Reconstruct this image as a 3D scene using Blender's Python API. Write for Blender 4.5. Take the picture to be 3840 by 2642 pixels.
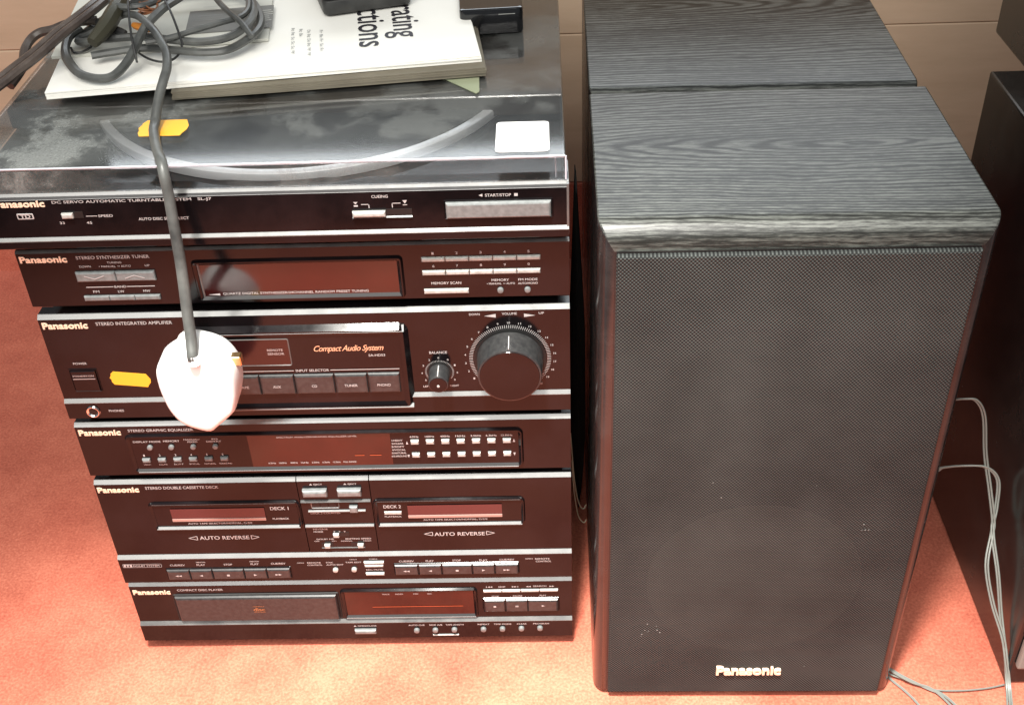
import bpy, bmesh, math, random
from mathutils import Vector, Matrix
random.seed(7)
# ------------------------------------------------------------ clear
for o in list(bpy.data.objects): bpy.data.objects.remove(o)
SC = bpy.context.scene
COL = SC.collection
# ------------------------------------------------------------ camera
cd = bpy.data.cameras.new('camera'); cam = bpy.data.objects.new('camera', cd); COL.objects.link(cam)
RT = Vector((0.99925725, 0.01400527, -0.03589985)); UP = Vector((0.02020241, 0.60292785, 0.79753988)); FW = Vector((-0.03281478, 0.79767277, -0.60219709))
m = Matrix((RT, UP, -FW)).transposed().to_4x4(); m.translation = Vector((0.34674, -0.64457, 0.79398))
cam.matrix_world = m
cd.sensor_width = 36; cd.lens = 36 * 4417.03 / 3840; cd.clip_start = .01; cd.clip_end = 50
SC.camera = cam
# ------------------------------------------------------------ world and lamps
W = bpy.data.worlds.new('World'); SC.world = W; W.use_nodes = True
W.node_tree.nodes['Background'].inputs[0].default_value = (.84, .92, 1.0, 1)
W.node_tree.nodes['Background'].inputs[1].default_value = .25
def area(name, loc, aim, sx, sy, power, col=(1, .97, .91), spread=180):
    l = bpy.data.lights.new(name, 'AREA'); l.shape = 'RECTANGLE'; l.size = sx; l.size_y = sy; l.energy = power; l.color = col
    l.spread = math.radians(spread)
    o = bpy.data.objects.new(name, l); COL.objects.link(o); o.location = loc
    o.rotation_euler = (Vector(aim) - Vector(loc)).to_track_quat('-Z', 'Y').to_euler()
    return o
area('ceiling_lamp', (.05, -1.50, 2.05), (.3, .15, .2), 2.2, 1.4, 66)
area('ceiling_lamp', (.3, 3.1, 2.55), (.35, .1, .4), 3.2, .9, 50, (.90, .96, 1))
sp = bpy.data.lights.new('floor_fill_spot', 'SPOT'); sp.energy = 620; sp.spot_size = math.radians(49); sp.spot_blend = 1.0; sp.shadow_soft_size = .09; sp.color = (1, .97, .90)  # unseen spot, added to brighten the front of the floor
so = bpy.data.objects.new('floor_fill_spot', sp); COL.objects.link(so); so.location = (.22, -.55, 1.75)
so.rotation_euler = (Vector((.30, -.43, 0)) - Vector(so.location)).to_track_quat('-Z', 'Y').to_euler()
SC.view_settings.view_transform = 'Standard'; SC.view_settings.look = 'None'; SC.view_settings.exposure = 0.0; SC.view_settings.gamma = 1
SC.render.engine = 'CYCLES'
SC.cycles.max_bounces = 8; SC.cycles.transparent_max_bounces = 12

# ------------------------------------------------------------ materials
MATS = {}
def mat(name, col, rough=.5, spec=.5, metal=0, coat=0, em=None):
    if name in MATS: return MATS[name]
    m = bpy.data.materials.new(name); m.use_nodes = True
    b = m.node_tree.nodes['Principled BSDF']
    b.inputs['Base Color'].default_value = (*col, 1); b.inputs['Roughness'].default_value = rough
    b.inputs['Specular IOR Level'].default_value = spec; b.inputs['Metallic'].default_value = metal
    b.inputs['Coat Weight'].default_value = coat
    MATS[name] = m; return m
def N(m, t, **kw):
    n = m.node_tree.nodes.new(t)
    for k, v in kw.items():
        if k in n.inputs: n.inputs[k].default_value = v
        else: setattr(n, k, v)
    return n
def L(m, a, ao, b, bi): m.node_tree.links.new(a.outputs[ao], b.inputs[bi])
def BS(m): return m.node_tree.nodes['Principled BSDF']
def coords(m, scale=(1, 1, 1), loc=(0, 0, 0)):
    tc = N(m, 'ShaderNodeTexCoord'); mp = N(m, 'ShaderNodeMapping')
    mp.inputs['Scale'].default_value = scale; mp.inputs['Location'].default_value = loc
    L(m, tc, 'Object', mp, 'Vector'); return mp
def ramp(m, stops):
    r = N(m, 'ShaderNodeValToRGB'); e = r.color_ramp.elements
    while len(e) < len(stops): e.new(.5)
    for i, (p, c) in enumerate(stops):
        e[i].position = p; e[i].color = (*c, 1) if len(c) == 3 else c
    return r
def math_(m, op, a=None, b=None, va=0, vb=0, clamp=False):
    n = N(m, 'ShaderNodeMath'); n.operation = op; n.use_clamp = clamp
    if a is not None: L(m, a[0], a[1], n, 0)
    else: n.inputs[0].default_value = va
    if b is not None: L(m, b[0], b[1], n, 1)
    else: n.inputs[1].default_value = vb
    return n
def dusty(m, base, dust, scale, lo, hi, rough0, rough1):
    """dust / fingerprint mottling on gloss"""
    c = coords(m, (1, 1, 1)); n = N(m, 'ShaderNodeTexNoise', Scale=scale, Detail=6.0, Roughness=.62); L(m, c, 0, n, 'Vector')
    r = ramp(m, [(lo, base), (hi, dust)]); L(m, n, 'Fac', r, 0); L(m, r, 0, BS(m), 'Base Color')
    mr = N(m, 'ShaderNodeMapRange'); mr.inputs['From Min'].default_value = lo; mr.inputs['From Max'].default_value = hi
    mr.inputs['To Min'].default_value = rough0; mr.inputs['To Max'].default_value = rough1
    L(m, n, 'Fac', mr, 'Value'); L(m, mr, 0, BS(m), 'Roughness')
    # tiny specks
    v = N(m, 'ShaderNodeTexVoronoi', Scale=260.0); L(m, c, 0, v, 'Vector')
    return m
panel_m = dusty(mat('gloss_black_panel', (.010, .008, .008), .2, .62), (.004, .003, .0035), (.010, .007, .008), 22, .42, .78, .12, .22); BS(panel_m).inputs['Specular IOR Level'].default_value = .29
trim_m = dusty(mat('satin_black_edge', (.03, .03, .03), .3, .8), (.07, .07, .07), (.12, .12, .115), 60, .35, .7, .15, .24)
BS(trim_m).inputs['Specular IOR Level'].default_value = 1.0
chassis_m = mat('black_sheet_steel', (.012, .012, .012), .45)
def button_mat(name, c0, c1, r):
    m = mat(name, c0, r, .5); c = coords(m); n = N(m, 'ShaderNodeTexNoise', Scale=300.0, Detail=4.0); L(m, c, 0, n, 'Vector')
    rp = ramp(m, [(.35, c0), (.7, c1)]); L(m, n, 'Fac', rp, 0); L(m, rp, 0, BS(m), 'Base Color'); return m
btn_m = button_mat('charcoal_button_plastic', (.020, .020, .021), (.036, .036, .036), .36)
silver_m = button_mat('silver_button_plastic', (.30, .30, .28), (.42, .42, .40), .33)
grey_m = button_mat('grey_button_plastic', (.13, .14, .14), (.19, .20, .20), .4)
slot_m = mat('dark_slot', (.004, .004, .004), .6)
print_m = mat('pale_print', (.42, .40, .395), .5)
dim_m = mat('dull_print', (.36, .30, .29), .5)
logo_m = mat('gold_white_logo', (.86, .62, .46), .35, .5)
orange_print_m = mat('copper_print', (.72, .36, .22), .4)
redwin_m = dusty(mat('red_display_filter', (.10, .006, .004), .12, .6), (.018, .002, .002), (.038, .004, .003), 30, .35, .7, .08, .16)
display_m = mat('dark_display', (.02, .004, .004), .2)
cass_m = mat('smoked_cassette_window', (.07, .018, .020), .16, .6)
pinkbar_m = mat('cassette_label_bar', (.36, .22, .19), .4)
cdled_m = mat('dim_red_line', (.55, .11, .04), .4)
chrome_m = mat('chrome_ring', (.75, .73, .70), .18, .5, 1)
jack_m = mat('jack_hole', (.003, .003, .003), .5)
orange_m = mat('orange_price_sticker', (.86, .42, .03), .5)
label_m = mat('white_label', (.80, .80, .79), .5)
rubber_m = mat('black_rubber', (.02, .02, .02), .7)
platter_m = mat('dark_platter', (.03, .03, .03), .5); rim_m = mat('platter_rim_alloy', (.80, .81, .83), .34, .8, .45)
matt_m = mat('ribbed_rubber_mat', (.014, .014, .014), .6)
brass_m = mat('brass_pin', (.80, .58, .28), .28, .5, 1)
plug_m = mat('white_plug_plastic', (.90, .90, .89), .35)
cable_m = dusty(mat('black_cable_sheath', (.03, .03, .03), .4, .5), (.038, .039, .038), (.12, .125, .118), 45, .3, .72, .3, .5)
thin_m = mat('thin_black_wire', (.02, .02, .02), .5)
greywire_m = mat('grey_speaker_wire', (.20, .21, .19), .4)
palewire_m = mat('pale_wire', (.45, .42, .30), .4)
adapter_m = dusty(mat('black_adapter_plastic', (.02, .02, .02), .4), (.018, .018, .018), (.055, .055, .052), 40, .35, .7, .35, .55)
gloss_m = mat('gloss_black_plastic', (.008, .008, .009), .1, .6)
cab_m = dusty(mat('black_cabinet_laminate', (.01, .01, .01), .28, .5), (.010, .009, .009), (.030, .028, .026), 14, .45, .8, .2, .34)
greybr_m = mat('grey_bracket', (.22, .22, .20), .5)
ink_m = mat('black_ink', (.02, .018, .025), .6); ink2_m = mat('grey_ink', (.30, .31, .30), .6)
brown_m = mat('brown_tape', (.20, .075, .03), .5); orangew_m = mat('orange_sleeve', (.55, .20, .03), .5); olive_m = mat('olive_connector', (.045, .042, .026), .45)

def paper(name, c0, c1):
    m = mat(name, c0, .75, .3); c = coords(m); n = N(m, 'ShaderNodeTexNoise', Scale=24.0, Detail=5.0); L(m, c, 0, n, 'Vector')
    r = ramp(m, [(.3, c0), (.75, c1)]); L(m, n, 'Fac', r, 0); L(m, r, 0, BS(m), 'Base Color'); return m
white_paper = paper('white_paper', (.90, .89, .84), (.86, .85, .79))
cover_paper = paper('pale_grey_cover', (.66, .66, .60), (.58, .58, .52))
grey_paper = paper('aged_grey_paper', (.19, .17, .13), (.13, .115, .085))
green_paper = paper('pale_green_paper', (.27, .29, .19), (.22, .25, .16))

# floor: red felt
floor_m = mat('red_felt', (.46, .05, .03), .95, .1)
c = coords(floor_m); n1 = N(floor_m, 'ShaderNodeTexNoise', Scale=9.0, Detail=8.0, Roughness=.7); L(floor_m, c, 0, n1, 'Vector')
n2 = N(floor_m, 'ShaderNodeTexNoise', Scale=420.0, Detail=3.0, Roughness=.6); L(floor_m, c, 0, n2, 'Vector')
s = math_(floor_m, 'MULTIPLY_ADD', (n1, 'Fac'), None, vb=.55); s.inputs[2].default_value = 0
s2 = math_(floor_m, 'MULTIPLY_ADD', (n2, 'Fac'), None, vb=.45); L(floor_m, s, 0, s2, 2)
r = ramp(floor_m, [(.38, (.38, .084, .052)), (.50, (.52, .138, .086)), (.62, (.66, .205, .130))]); L(floor_m, s2, 0, r, 0); L(floor_m, r, 0, BS(floor_m), 'Base Color')
bp = N(floor_m, 'ShaderNodeBump', Strength=.35, Distance=.0012); L(floor_m, n2, 'Fac', bp, 'Height'); L(floor_m, bp, 0, BS(floor_m), 'Normal')
BS(floor_m).inputs['Sheen Weight'].default_value = .25; BS(floor_m).inputs['Sheen Roughness'].default_value = .5
# wall: tan board
wall_m = mat('tan_board', (.45, .28, .17), .6, .3)
c = coords(wall_m, (1, 1, 6)); n1 = N(wall_m, 'ShaderNodeTexNoise', Scale=5.0, Detail=7.0, Roughness=.65); L(wall_m, c, 0, n1, 'Vector')
r = ramp(wall_m, [(.3, (.50, .365, .25)), (.7, (.60, .45, .32))]); L(wall_m, n1, 'Fac', r, 0); L(wall_m, r, 0, BS(wall_m), 'Base Color')

# speaker veneer (black ash)
def ash(name, cx, cy, freq):
    m = mat(name, (.03, .03, .03), .42, .5)
    tc = N(m, 'ShaderNodeTexCoord'); sx = N(m, 'ShaderNodeSeparateXYZ')
    nz = N(m, 'ShaderNodeTexNoise', Scale=1.0, Detail=5.0, Roughness=.6)
    mp = N(m, 'ShaderNodeMapping'); mp.inputs['Scale'].default_value = (2.2, 11, 11); L(m, tc, 'Object', mp, 0); L(m, mp, 0, nz, 'Vector')
    L(m, tc, 'Object', sx, 0)
    dx = math_(m, 'SUBTRACT', (sx, 'X'), None, vb=cx); dx = math_(m, 'MULTIPLY', (dx, 0), None, vb=.15)
    zz = math_(m, 'MULTIPLY', (sx, 'Z'), None, vb=.9)
    dy = math_(m, 'ADD', (sx, 'Y'), (zz, 0)); dy = math_(m, 'SUBTRACT', (dy, 0), None, vb=cy + .3925)
    x2 = math_(m, 'MULTIPLY', (dx, 0), (dx, 0)); y2 = math_(m, 'MULTIPLY', (dy, 0), (dy, 0))
    rr = math_(m, 'ADD', (x2, 0), (y2, 0)); rr = math_(m, 'SQRT', (rr, 0))
    w = math_(m, 'MULTIPLY_ADD', (nz, 'Fac'), None, vb=.034); L(m, rr, 0, w, 2)
    ph = math_(m, 'MULTIPLY', (w, 0), None, vb=freq); fr = math_(m, 'SINE', (ph, 0)); fr = math_(m, 'MULTIPLY_ADD', (fr, 0), None, vb=.5); fr.inputs[2].default_value = .5; fr = math_(m, 'SUBTRACT', None, (fr, 0), va=1.0); fr = math_(m, 'POWER', (fr, 0), None, vb=2.6); fr = math_(m, 'SUBTRACT', None, (fr, 0), va=1.0)
    # pores and streaks
    def nz_(sc, det, ro):
        q = N(m, 'ShaderNodeMapping'); q.inputs['Scale'].default_value = sc; L(m, tc, 'Object', q, 0)
        n = N(m, 'ShaderNodeTexNoise', Scale=1.0, Detail=det, Roughness=ro); L(m, q, 0, n, 'Vector'); return n
    p = nz_((90, 800, 800), 3.0, .75); st = nz_((9, 210, 210), 4.0, .65); big = nz_((5, 16, 16), 3.0, .5)
    gn = N(m, 'ShaderNodeNewGeometry'); gs = N(m, 'ShaderNodeSeparateXYZ'); L(m, gn, 'Normal', gs, 0); gm = N(m, 'ShaderNodeMapRange'); gm.inputs['From Min'].default_value = .80; gm.inputs['From Max'].default_value = .99; gm.inputs['To Min'].default_value = .10; gm.inputs['To Max'].default_value = .27; L(m, gs, 'Z', gm, 0); inv = math_(m, 'SUBTRACT', None, (gm, 0), va=.27); t = math_(m, 'MULTIPLY', (fr, 0), (gm, 0)); t = math_(m, 'ADD', (t, 0), (inv, 0)); t = math_(m, 'MULTIPLY_ADD', (p, 'Fac'), (None, None) if 0 else None, vb=.50) if 0 else t
    def acc(t, n, k):
        a_ = math_(m, 'MULTIPLY_ADD', (n, 'Fac'), None, vb=k); L(m, t, 0, a_, 2); return a_
    t3 = acc(acc(acc(t, p, .56), st, .40), big, .34)
    r = ramp(m, [(.64, (.012, .012, .011)), (.84, (.022, .023, .021)), (1.0, (.095, .10, .09))]); L(m, t3, 0, r, 0); L(m, r, 0, BS(m), 'Base Color')
    mr = N(m, 'ShaderNodeMapRange'); mr.inputs['From Min'].default_value = .4; mr.inputs['From Max'].default_value = .95; mr.inputs['To Min'].default_value = .24; mr.inputs['To Max'].default_value = .40
    L(m, t3, 0, mr, 0); L(m, mr, 0, BS(m), 'Roughness')
    ms_ = N(m, 'ShaderNodeMapRange'); ms_.inputs['From Min'].default_value = .66; ms_.inputs['From Max'].default_value = .98; ms_.inputs['To Min'].default_value = .22; ms_.inputs['To Max'].default_value = .62
    L(m, t3, 0, ms_, 0); L(m, ms_, 0, BS(m), 'Specular IOR Level')
    b = N(m, 'ShaderNodeBump', Strength=.15, Distance=.0003); L(m, t3, 0, b, 'Height'); L(m, b, 0, BS(m), 'Normal')
    return m
ash_m = ash('black_ash_veneer', .170, .100, 1800.0); ash2_m = ash('black_ash_veneer_rear', .02, .16, 1500.0)

side_m = dusty(mat('smooth_black_side', (.02, .018, .018), .2, .6), (.014, .011, .011), (.030, .025, .024), 30, .35, .75, .20, .34)
# grille cloth with woven dots
cloth_m = mat('woven_grille_cloth', (.05, .05, .05), .8, .25)
c = coords(cloth_m); sx = N(cloth_m, 'ShaderNodeSeparateXYZ'); L(cloth_m, c, 0, sx, 0)
a = math_(cloth_m, 'MULTIPLY', (sx, 'X'), None, vb=1.0); b_ = math_(cloth_m, 'MULTIPLY', (sx, 'Z'), None, vb=.92)
a = math_(cloth_m, 'MULTIPLY', (a, 0), None, vb=2650.0); b_ = math_(cloth_m, 'MULTIPLY', (b_, 0), None, vb=2650.0)
a = math_(cloth_m, 'SINE', (a, 0)); b_ = math_(cloth_m, 'SINE', (b_, 0)); ab = math_(cloth_m, 'MULTIPLY', (a, 0), (b_, 0))
nn = N(cloth_m, 'ShaderNodeTexNoise', Scale=7.0, Detail=6.0, Roughness=.6); L(cloth_m, c, 0, nn, 'Vector')
r = ramp(cloth_m, [(.30, (.011, .012, .012)), (.70, (.074, .082, .078))])
ab2 = math_(cloth_m, 'MULTIPLY_ADD', (ab, 0), None, vb=.40); ab2.inputs[2].default_value = .02
mx = math_(cloth_m, 'MULTIPLY_ADD', (nn, 'Fac'), None, vb=.75); L(cloth_m, ab2, 0, mx, 2)
L(cloth_m, mx, 0, r, 0); L(cloth_m, r, 0, BS(cloth_m), 'Base Color')
sp_ = N(cloth_m, 'ShaderNodeTexNoise', Scale=900.0, Detail=2.0); L(cloth_m, c, 0, sp_, 'Vector')
bp = N(cloth_m, 'ShaderNodeBump', Strength=.5, Distance=.0005); L(cloth_m, ab, 0, bp, 'Height'); L(cloth_m, bp, 0, BS(cloth_m), 'Normal')
tr = N(cloth_m, 'ShaderNodeBsdfTransparent'); ms = N(cloth_m, 'ShaderNodeMixShader'); ms.inputs[0].default_value = .085
L(cloth_m, BS(cloth_m), 0, ms, 1); L(cloth_m, tr, 0, ms, 2)
out = cloth_m.node_tree.nodes['Material Output']; L(cloth_m, ms, 0, out, 'Surface')
cone_m = mat('grey_paper_cone', (.34, .35, .27), .7); baffle_m = mat('baffle_board', (.02, .02, .02), .8)

# smoky acrylic with dust
def acrylic(name, tint, dust_hi):
    m = bpy.data.materials.new(name); m.use_nodes = True; nt = m.node_tree
    for n in list(nt.nodes):
        if n.type != 'OUTPUT_MATERIAL': nt.nodes.remove(n)
    out = nt.nodes['Material Output']
    t = N(m, 'ShaderNodeBsdfTransparent'); t.inputs[0].default_value = (*tint, 1)
    g = N(m, 'ShaderNodeBsdfGlossy'); g.inputs['Roughness'].default_value = .06; g.inputs['Color'].default_value = (1, 1, 1, 1)
    ge = N(m, 'ShaderNodeNewGeometry'); dt = N(m, 'ShaderNodeVectorMath'); dt.operation = 'DOT_PRODUCT'; L(m, ge, 'Normal', dt, 0); L(m, ge, 'Incoming', dt, 1)
    f = math_(m, 'ABSOLUTE', (dt, 'Value')); f = math_(m, 'SUBTRACT', None, (f, 0), va=1.0, clamp=True); f = math_(m, 'POWER', (f, 0), None, vb=5.0)
    f = math_(m, 'MULTIPLY_ADD', (f, 0), None, vb=.93); f.inputs[2].default_value = .035; mg = N(m, 'ShaderNodeMixShader'); L(m, f, 0, mg, 0); L(m, t, 0, mg, 1); L(m, g, 0, mg, 2)
    c = coords(m, (1, 1, 1)); a = N(m, 'ShaderNodeTexNoise', Scale=11.0, Detail=7.0, Roughness=.60, Distortion=.15); L(m, c, 0, a, 'Vector')
    b = N(m, 'ShaderNodeTexNoise', Scale=650.0, Detail=2.0); L(m, c, 0, b, 'Vector')
    r = ramp(m, [(.42, (.02,) * 3), (.49, (dust_hi * .22,) * 3), (.56, (dust_hi * .30,) * 3), (.60, (dust_hi,) * 3)]); L(m, a, 'Fac', r, 0)
    sx = N(m, 'ShaderNodeSeparateXYZ'); L(m, c, 0, sx, 0)
    gx = N(m, 'ShaderNodeMapRange'); gx.inputs['From Min'].default_value = -.17; gx.inputs['From Max'].default_value = .03; gx.inputs['To Min'].default_value = 2.0; gx.inputs['To Max'].default_value = .45; L(m, sx, 'X', gx, 0)
    gm = math_(m, 'MULTIPLY', (r, 0), (gx, 0))
    r2 = ramp(m, [(.3, (.75,) * 3), (.66, (1.1,) * 3), (.74, (2.2,) * 3)]); L(m, b, 'Fac', r2, 0)
    mm = math_(m, 'MULTIPLY', (gm, 0), (r2, 0), clamp=True)
    d = N(m, 'ShaderNodeBsdfDiffuse'); d.inputs[0].default_value = (.25, .26, .25, 1)
    md = N(m, 'ShaderNodeMixShader'); L(m, mm, 0, md, 0); L(m, mg, 0, md, 1); L(m, d, 0, md, 2); L(m, md, 0, out, 'Surface')
    MATS[name] = m; return m
acrylic_m = acrylic('dusty_smoked_acrylic', (.86, .86, .86), .38)
rear_m = dusty(mat('brown_wall_reflection', (.03, .02, .016), .1, .6), (.020, .013, .010), (.035, .026, .020), 13, .38, .72, .12, .3)  # brown base stands for the wall mirrored in the rear of the lid

# ------------------------------------------------------------ mesh builder
ORG = {}
class MB:
    def __init__(s): s.v = []; s.f = []; s.sm = False
    def add(s, vs, fs):
        k = len(s.v); s.v += [tuple(v) for v in vs]; s.f += [tuple(i + k for i in f) for f in fs]; return s
    def box(s, x0, x1, y0, y1, z0, z1):
        return s.add([(x0, y0, z0), (x1, y0, z0), (x1, y1, z0), (x0, y1, z0), (x0, y0, z1), (x1, y0, z1), (x1, y1, z1), (x0, y1, z1)],
                     [(0, 3, 2, 1), (4, 5, 6, 7), (0, 1, 5, 4), (1, 2, 6, 5), (2, 3, 7, 6), (3, 0, 4, 7)])
    def bbox(s, x0, x1, y0, y1, z0, z1, b, seg=2):
        bm = bmesh.new(); bmesh.ops.create_cube(bm, size=1)
        for v in bm.verts: v.co = Vector(((x0 + x1) / 2 + v.co.x * (x1 - x0), (y0 + y1) / 2 + v.co.y * (y1 - y0), (z0 + z1) / 2 + v.co.z * (z1 - z0)))
        bmesh.ops.bevel(bm, geom=list(bm.edges), offset=b, segments=seg, affect='EDGES', profile=.6)
        bm.verts.index_update(); vs = [v.co[:] for v in bm.verts]; fs = [[v.index for v in f.verts] for f in bm.faces]; bm.free(); return s.add(vs, fs)
    def btn(s, x0, x1, z0, z1, yb, yf, c):
        """push button: chamfered block proud of the panel, yf < yb"""
        lo = [(x0, yb), (x1, yb)]
        A = [(x0, yb, z0), (x1, yb, z0), (x1, yb, z1), (x0, yb, z1)]
        B = [(x0, yf + c, z0), (x1, yf + c, z0), (x1, yf + c, z1), (x0, yf + c, z1)]
        k = c * .35
        M_ = [(x0 + k, yf + k, z0 + k), (x1 - k, yf + k, z0 + k), (x1 - k, yf + k, z1 - k), (x0 + k, yf + k, z1 - k)]
        D = [(x0 + c, yf, z0 + c), (x1 - c, yf, z0 + c), (x1 - c, yf, z1 - c), (x0 + c, yf, z1 - c)]
        fs = []
        for r in range(3):
            for i in range(4): j = (i + 1) % 4; fs.append((r * 4 + i, r * 4 + j, r * 4 + 4 + j, r * 4 + 4 + i))
        fs.append((12, 13, 14, 15)); return s.add(A + B + M_ + D, fs)
    def loops(s, lps, cap0=False, cap1=False):
        n = len(lps[0]); vs = [p for l in lps for p in l]; fs = []
        for r in range(len(lps) - 1):
            for i in range(n): j = (i + 1) % n; fs.append((r * n + i, r * n + j, (r + 1) * n + j, (r + 1) * n + i))
        if cap0: fs.append(tuple(range(n))[::-1])
        if cap1: fs.append(tuple((len(lps) - 1) * n + i for i in range(n)))
        return s.add(vs, fs)
    def extx(s, prof, x0, x1):
        """profile [(y,z)] extruded along x"""
        n = len(prof); vs = [(x0, y, z) for y, z in prof] + [(x1, y, z) for y, z in prof]
        fs = [(i, (i + 1) % n, n + (i + 1) % n, n + i) for i in range(n)] + [tuple(range(n))[::-1], tuple(range(n, 2 * n))]
        return s.add(vs, fs)
    def cyly(s, x, z, y0, y1, r0, r1=None, n=40, chamf=0):
        """round knob with its axis along y, front at y1 (< y0)"""
        r1 = r1 or r0; st = [(y0, r0)]
        if chamf: st += [(y1 + chamf, r1), (y1 + chamf * .3, r1 - chamf * .3), (y1, r1 - chamf)]
        else: st += [(y1, r1)]
        lp = [[(x + math.cos(2 * math.pi * i / n) * r, y, z + math.sin(2 * math.pi * i / n) * r) for i in range(n)] for y, r in st]
        return s.loops(lp, True, True)
    def cylz(s, x, y, st, n=64):
        lp = [[(x + math.cos(2 * math.pi * i / n) * r, y + math.sin(2 * math.pi * i / n) * r, z) for i in range(n)] for z, r in st]
        return s.loops(lp, True, True)
    def ring(s, x0, x1, z0, z1, y, w, h, r=.003, n=4, wi=.5):
        """raised lip round a rounded rectangle: outer slope, crest, inner slope"""
        def rr(o):
            pts = []
            R = max(r - o, .0003)
            for cx, cz, a0 in ((x1 - o - R, z0 + o + R, -90), (x1 - o - R, z1 - o - R, 0), (x0 + o + R, z1 - o - R, 90), (x0 + o + R, z0 + o + R, 180)):
                for k in range(n + 1):
                    a = math.radians(a0 + 90 * k / n); pts.append((cx + R * math.cos(a), cz + R * math.sin(a)))
            return pts
        lps = [[(px, y + yy, pz) for px, pz in rr(o)] for o, yy in ((0, 0), (w * .30, -h), (w * wi, -h), (w, -.0002))]
        return s.loops(lps)
    def plate(s, x0, x1, z0, z1, y): return s.add([(x0, y, z0), (x1, y, z0), (x1, y, z1), (x0, y, z1)], [(0, 1, 2, 3)])
    def tube(s, pts, r, n=8, sub=6, flat=None):
        P = [Vector(p) for p in pts]; Q = []
        for i in range(len(P) - 1):
            p0 = P[max(i - 1, 0)]; p1 = P[i]; p2 = P[i + 1]; p3 = P[min(i + 2, len(P) - 1)]
            for k in range(sub):
                t = k / sub
                Q.append(.5 * ((2 * p1) + (-p0 + p2) * t + (2 * p0 - 5 * p1 + 4 * p2 - p3) * t * t + (-p0 + 3 * p1 - 3 * p2 + p3) * t ** 3))
        Q.append(P[-1]); lps = []; up = Vector((0, 0, 1)); side = None
        for i, q in enumerate(Q):
            d = (Q[min(i + 1, len(Q) - 1)] - Q[max(i - 1, 0)]).normalized()
            if side is None:
                side = d.cross(up)
                if side.length < .2: side = d.cross(Vector((0, 1, 0)))
            side = (side - d * side.dot(d)).normalized(); u = side.cross(d)
            rr = r(i / (len(Q) - 1)) if callable(r) else r
            fl = flat or 1
            lps.append([tuple(q + side * math.cos(2 * math.pi * k / n) * rr * fl + u * math.sin(2 * math.pi * k / n) * rr) for k in range(n)])
        return s.loops(lps, True, True)
    def twin(s, pts, r, off):
        for sg in (-1, 1): s.tube([(p[0] + sg * off, p[1] - sg * off * .35, p[2] + sg * off * .25) for p in pts], r)
        return s
    def build(s, name, m, parent=None, smooth=False, flip=True):
        org = ORG.get(parent.name if parent else None, (0, 0, 0))
        me = bpy.data.meshes.new(name); me.from_pydata([(v[0] - org[0], v[1] - org[1], v[2] - org[2]) for v in s.v], [], s.f)
        if flip:
            bm = bmesh.new(); bm.from_mesh(me); bmesh.ops.recalc_face_normals(bm, faces=bm.faces); bm.to_mesh(me); bm.free()
        me.materials.append(m)
        if smooth:
            me.polygons.foreach_set('use_smooth', [True] * len(me.polygons)); me.set_sharp_from_angle(angle=math.radians(38))
        o = bpy.data.objects.new(name, me); COL.objects.link(o)
        if parent: o.parent = parent; ORG[o.name] = org
        if 'lettering' in name or name in ('button_symbols', 'small_print', 'rule_lines', 'panel_text', 'arrow_mark', 'emblem_mark', 'noise_reduction_emblem', 'turntable_emblem', 'disc_emblem', 'level_segment'): o['kind'] = 'stuff'
        return o
def tag(o, label, cat, group=None, kind=None):
    if label: o['label'] = label
    if cat: o['category'] = cat
    if group: o['group'] = group
    if kind: o['kind'] = kind
    return o
def root(name, label, cat, loc, group=None, rz=0, local=False):
    o = bpy.data.objects.new(name, None); COL.objects.link(o); o.location = loc; o.rotation_euler = (0, 0, rz); o.empty_display_size = .02
    ORG[o.name] = (0, 0, 0) if local else tuple(loc); return tag(o, label, cat, group)

# ------------------------------------------------------------ lettering
_tc = {}
def glyphs(s, bold=0, shear=0):
    k = (s, bold, shear)
    if k in _tc: return _tc[k]
    cu = bpy.data.curves.new('t', 'FONT'); cu.body = s; cu.size = 1; cu.offset = bold; cu.shear = shear; cu.resolution_u = 3; cu.fill_mode = 'FRONT'
    if shear: cu.space_character = .9
    ob = bpy.data.objects.new('t', cu); COL.objects.link(ob); dg = bpy.context.evaluated_depsgraph_get(); me = bpy.data.meshes.new_from_object(ob.evaluated_get(dg))
    vs = [(v.co.x, v.co.y) for v in me.vertices]; fs = [tuple(p.vertices) for p in me.polygons]
    bpy.data.objects.remove(ob); bpy.data.curves.remove(cu); bpy.data.meshes.remove(me)
    x0 = min(v[0] for v in vs); x1 = max(v[0] for v in vs); y0 = min(v[1] for v in vs); y1 = max(v[1] for v in vs)
    vs = [((x - x0) / (x1 - x0) - .5, (y - y0) / (y1 - y0) - .5) for x, y in vs]
    _tc[k] = (vs, fs); return _tc[k]
def T(mb, s, x, z, w, h, y, bold=.012, shear=0, eu=(1, 0, 0), ev=(0, 0, 1), mm=True):
    k = .001 if mm else 1
    vs, fs = glyphs(s, bold, shear); o = Vector((x * k, y, z * k)) if mm else Vector((x, y, z)); eu = Vector(eu); ev = Vector(ev)
    return mb.add([tuple(o + eu * (a * w * k) + ev * (b * h * k)) for a, b in vs], fs)
def poly(mb, pts, y): return mb.add([(x * .001, y, z * .001) for x, z in pts], [tuple(range(len(pts)))])
def tri(mb, x, z, w, h, d, y):  # triangle symbol pointing d: 'l','r','u','d'
    w /= 2; h /= 2
    P = {'l': [(x - w, z), (x + w, z - h), (x + w, z + h)], 'r': [(x - w, z - h), (x + w, z), (x - w, z + h)], 'u': [(x - w, z - h), (x + w, z - h), (x, z + h)], 'd': [(x - w, z + h), (x, z - h), (x + w, z + h)]}[d]
    return poly(mb, P, y)
def bar(mb, x0, x1, z0, z1, y): return mb.plate(x0 * .001, x1 * .001, z0 * .001, z1 * .001, y)
PY = -.00035   # print sits this far off the panel face
S = .001
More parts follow.
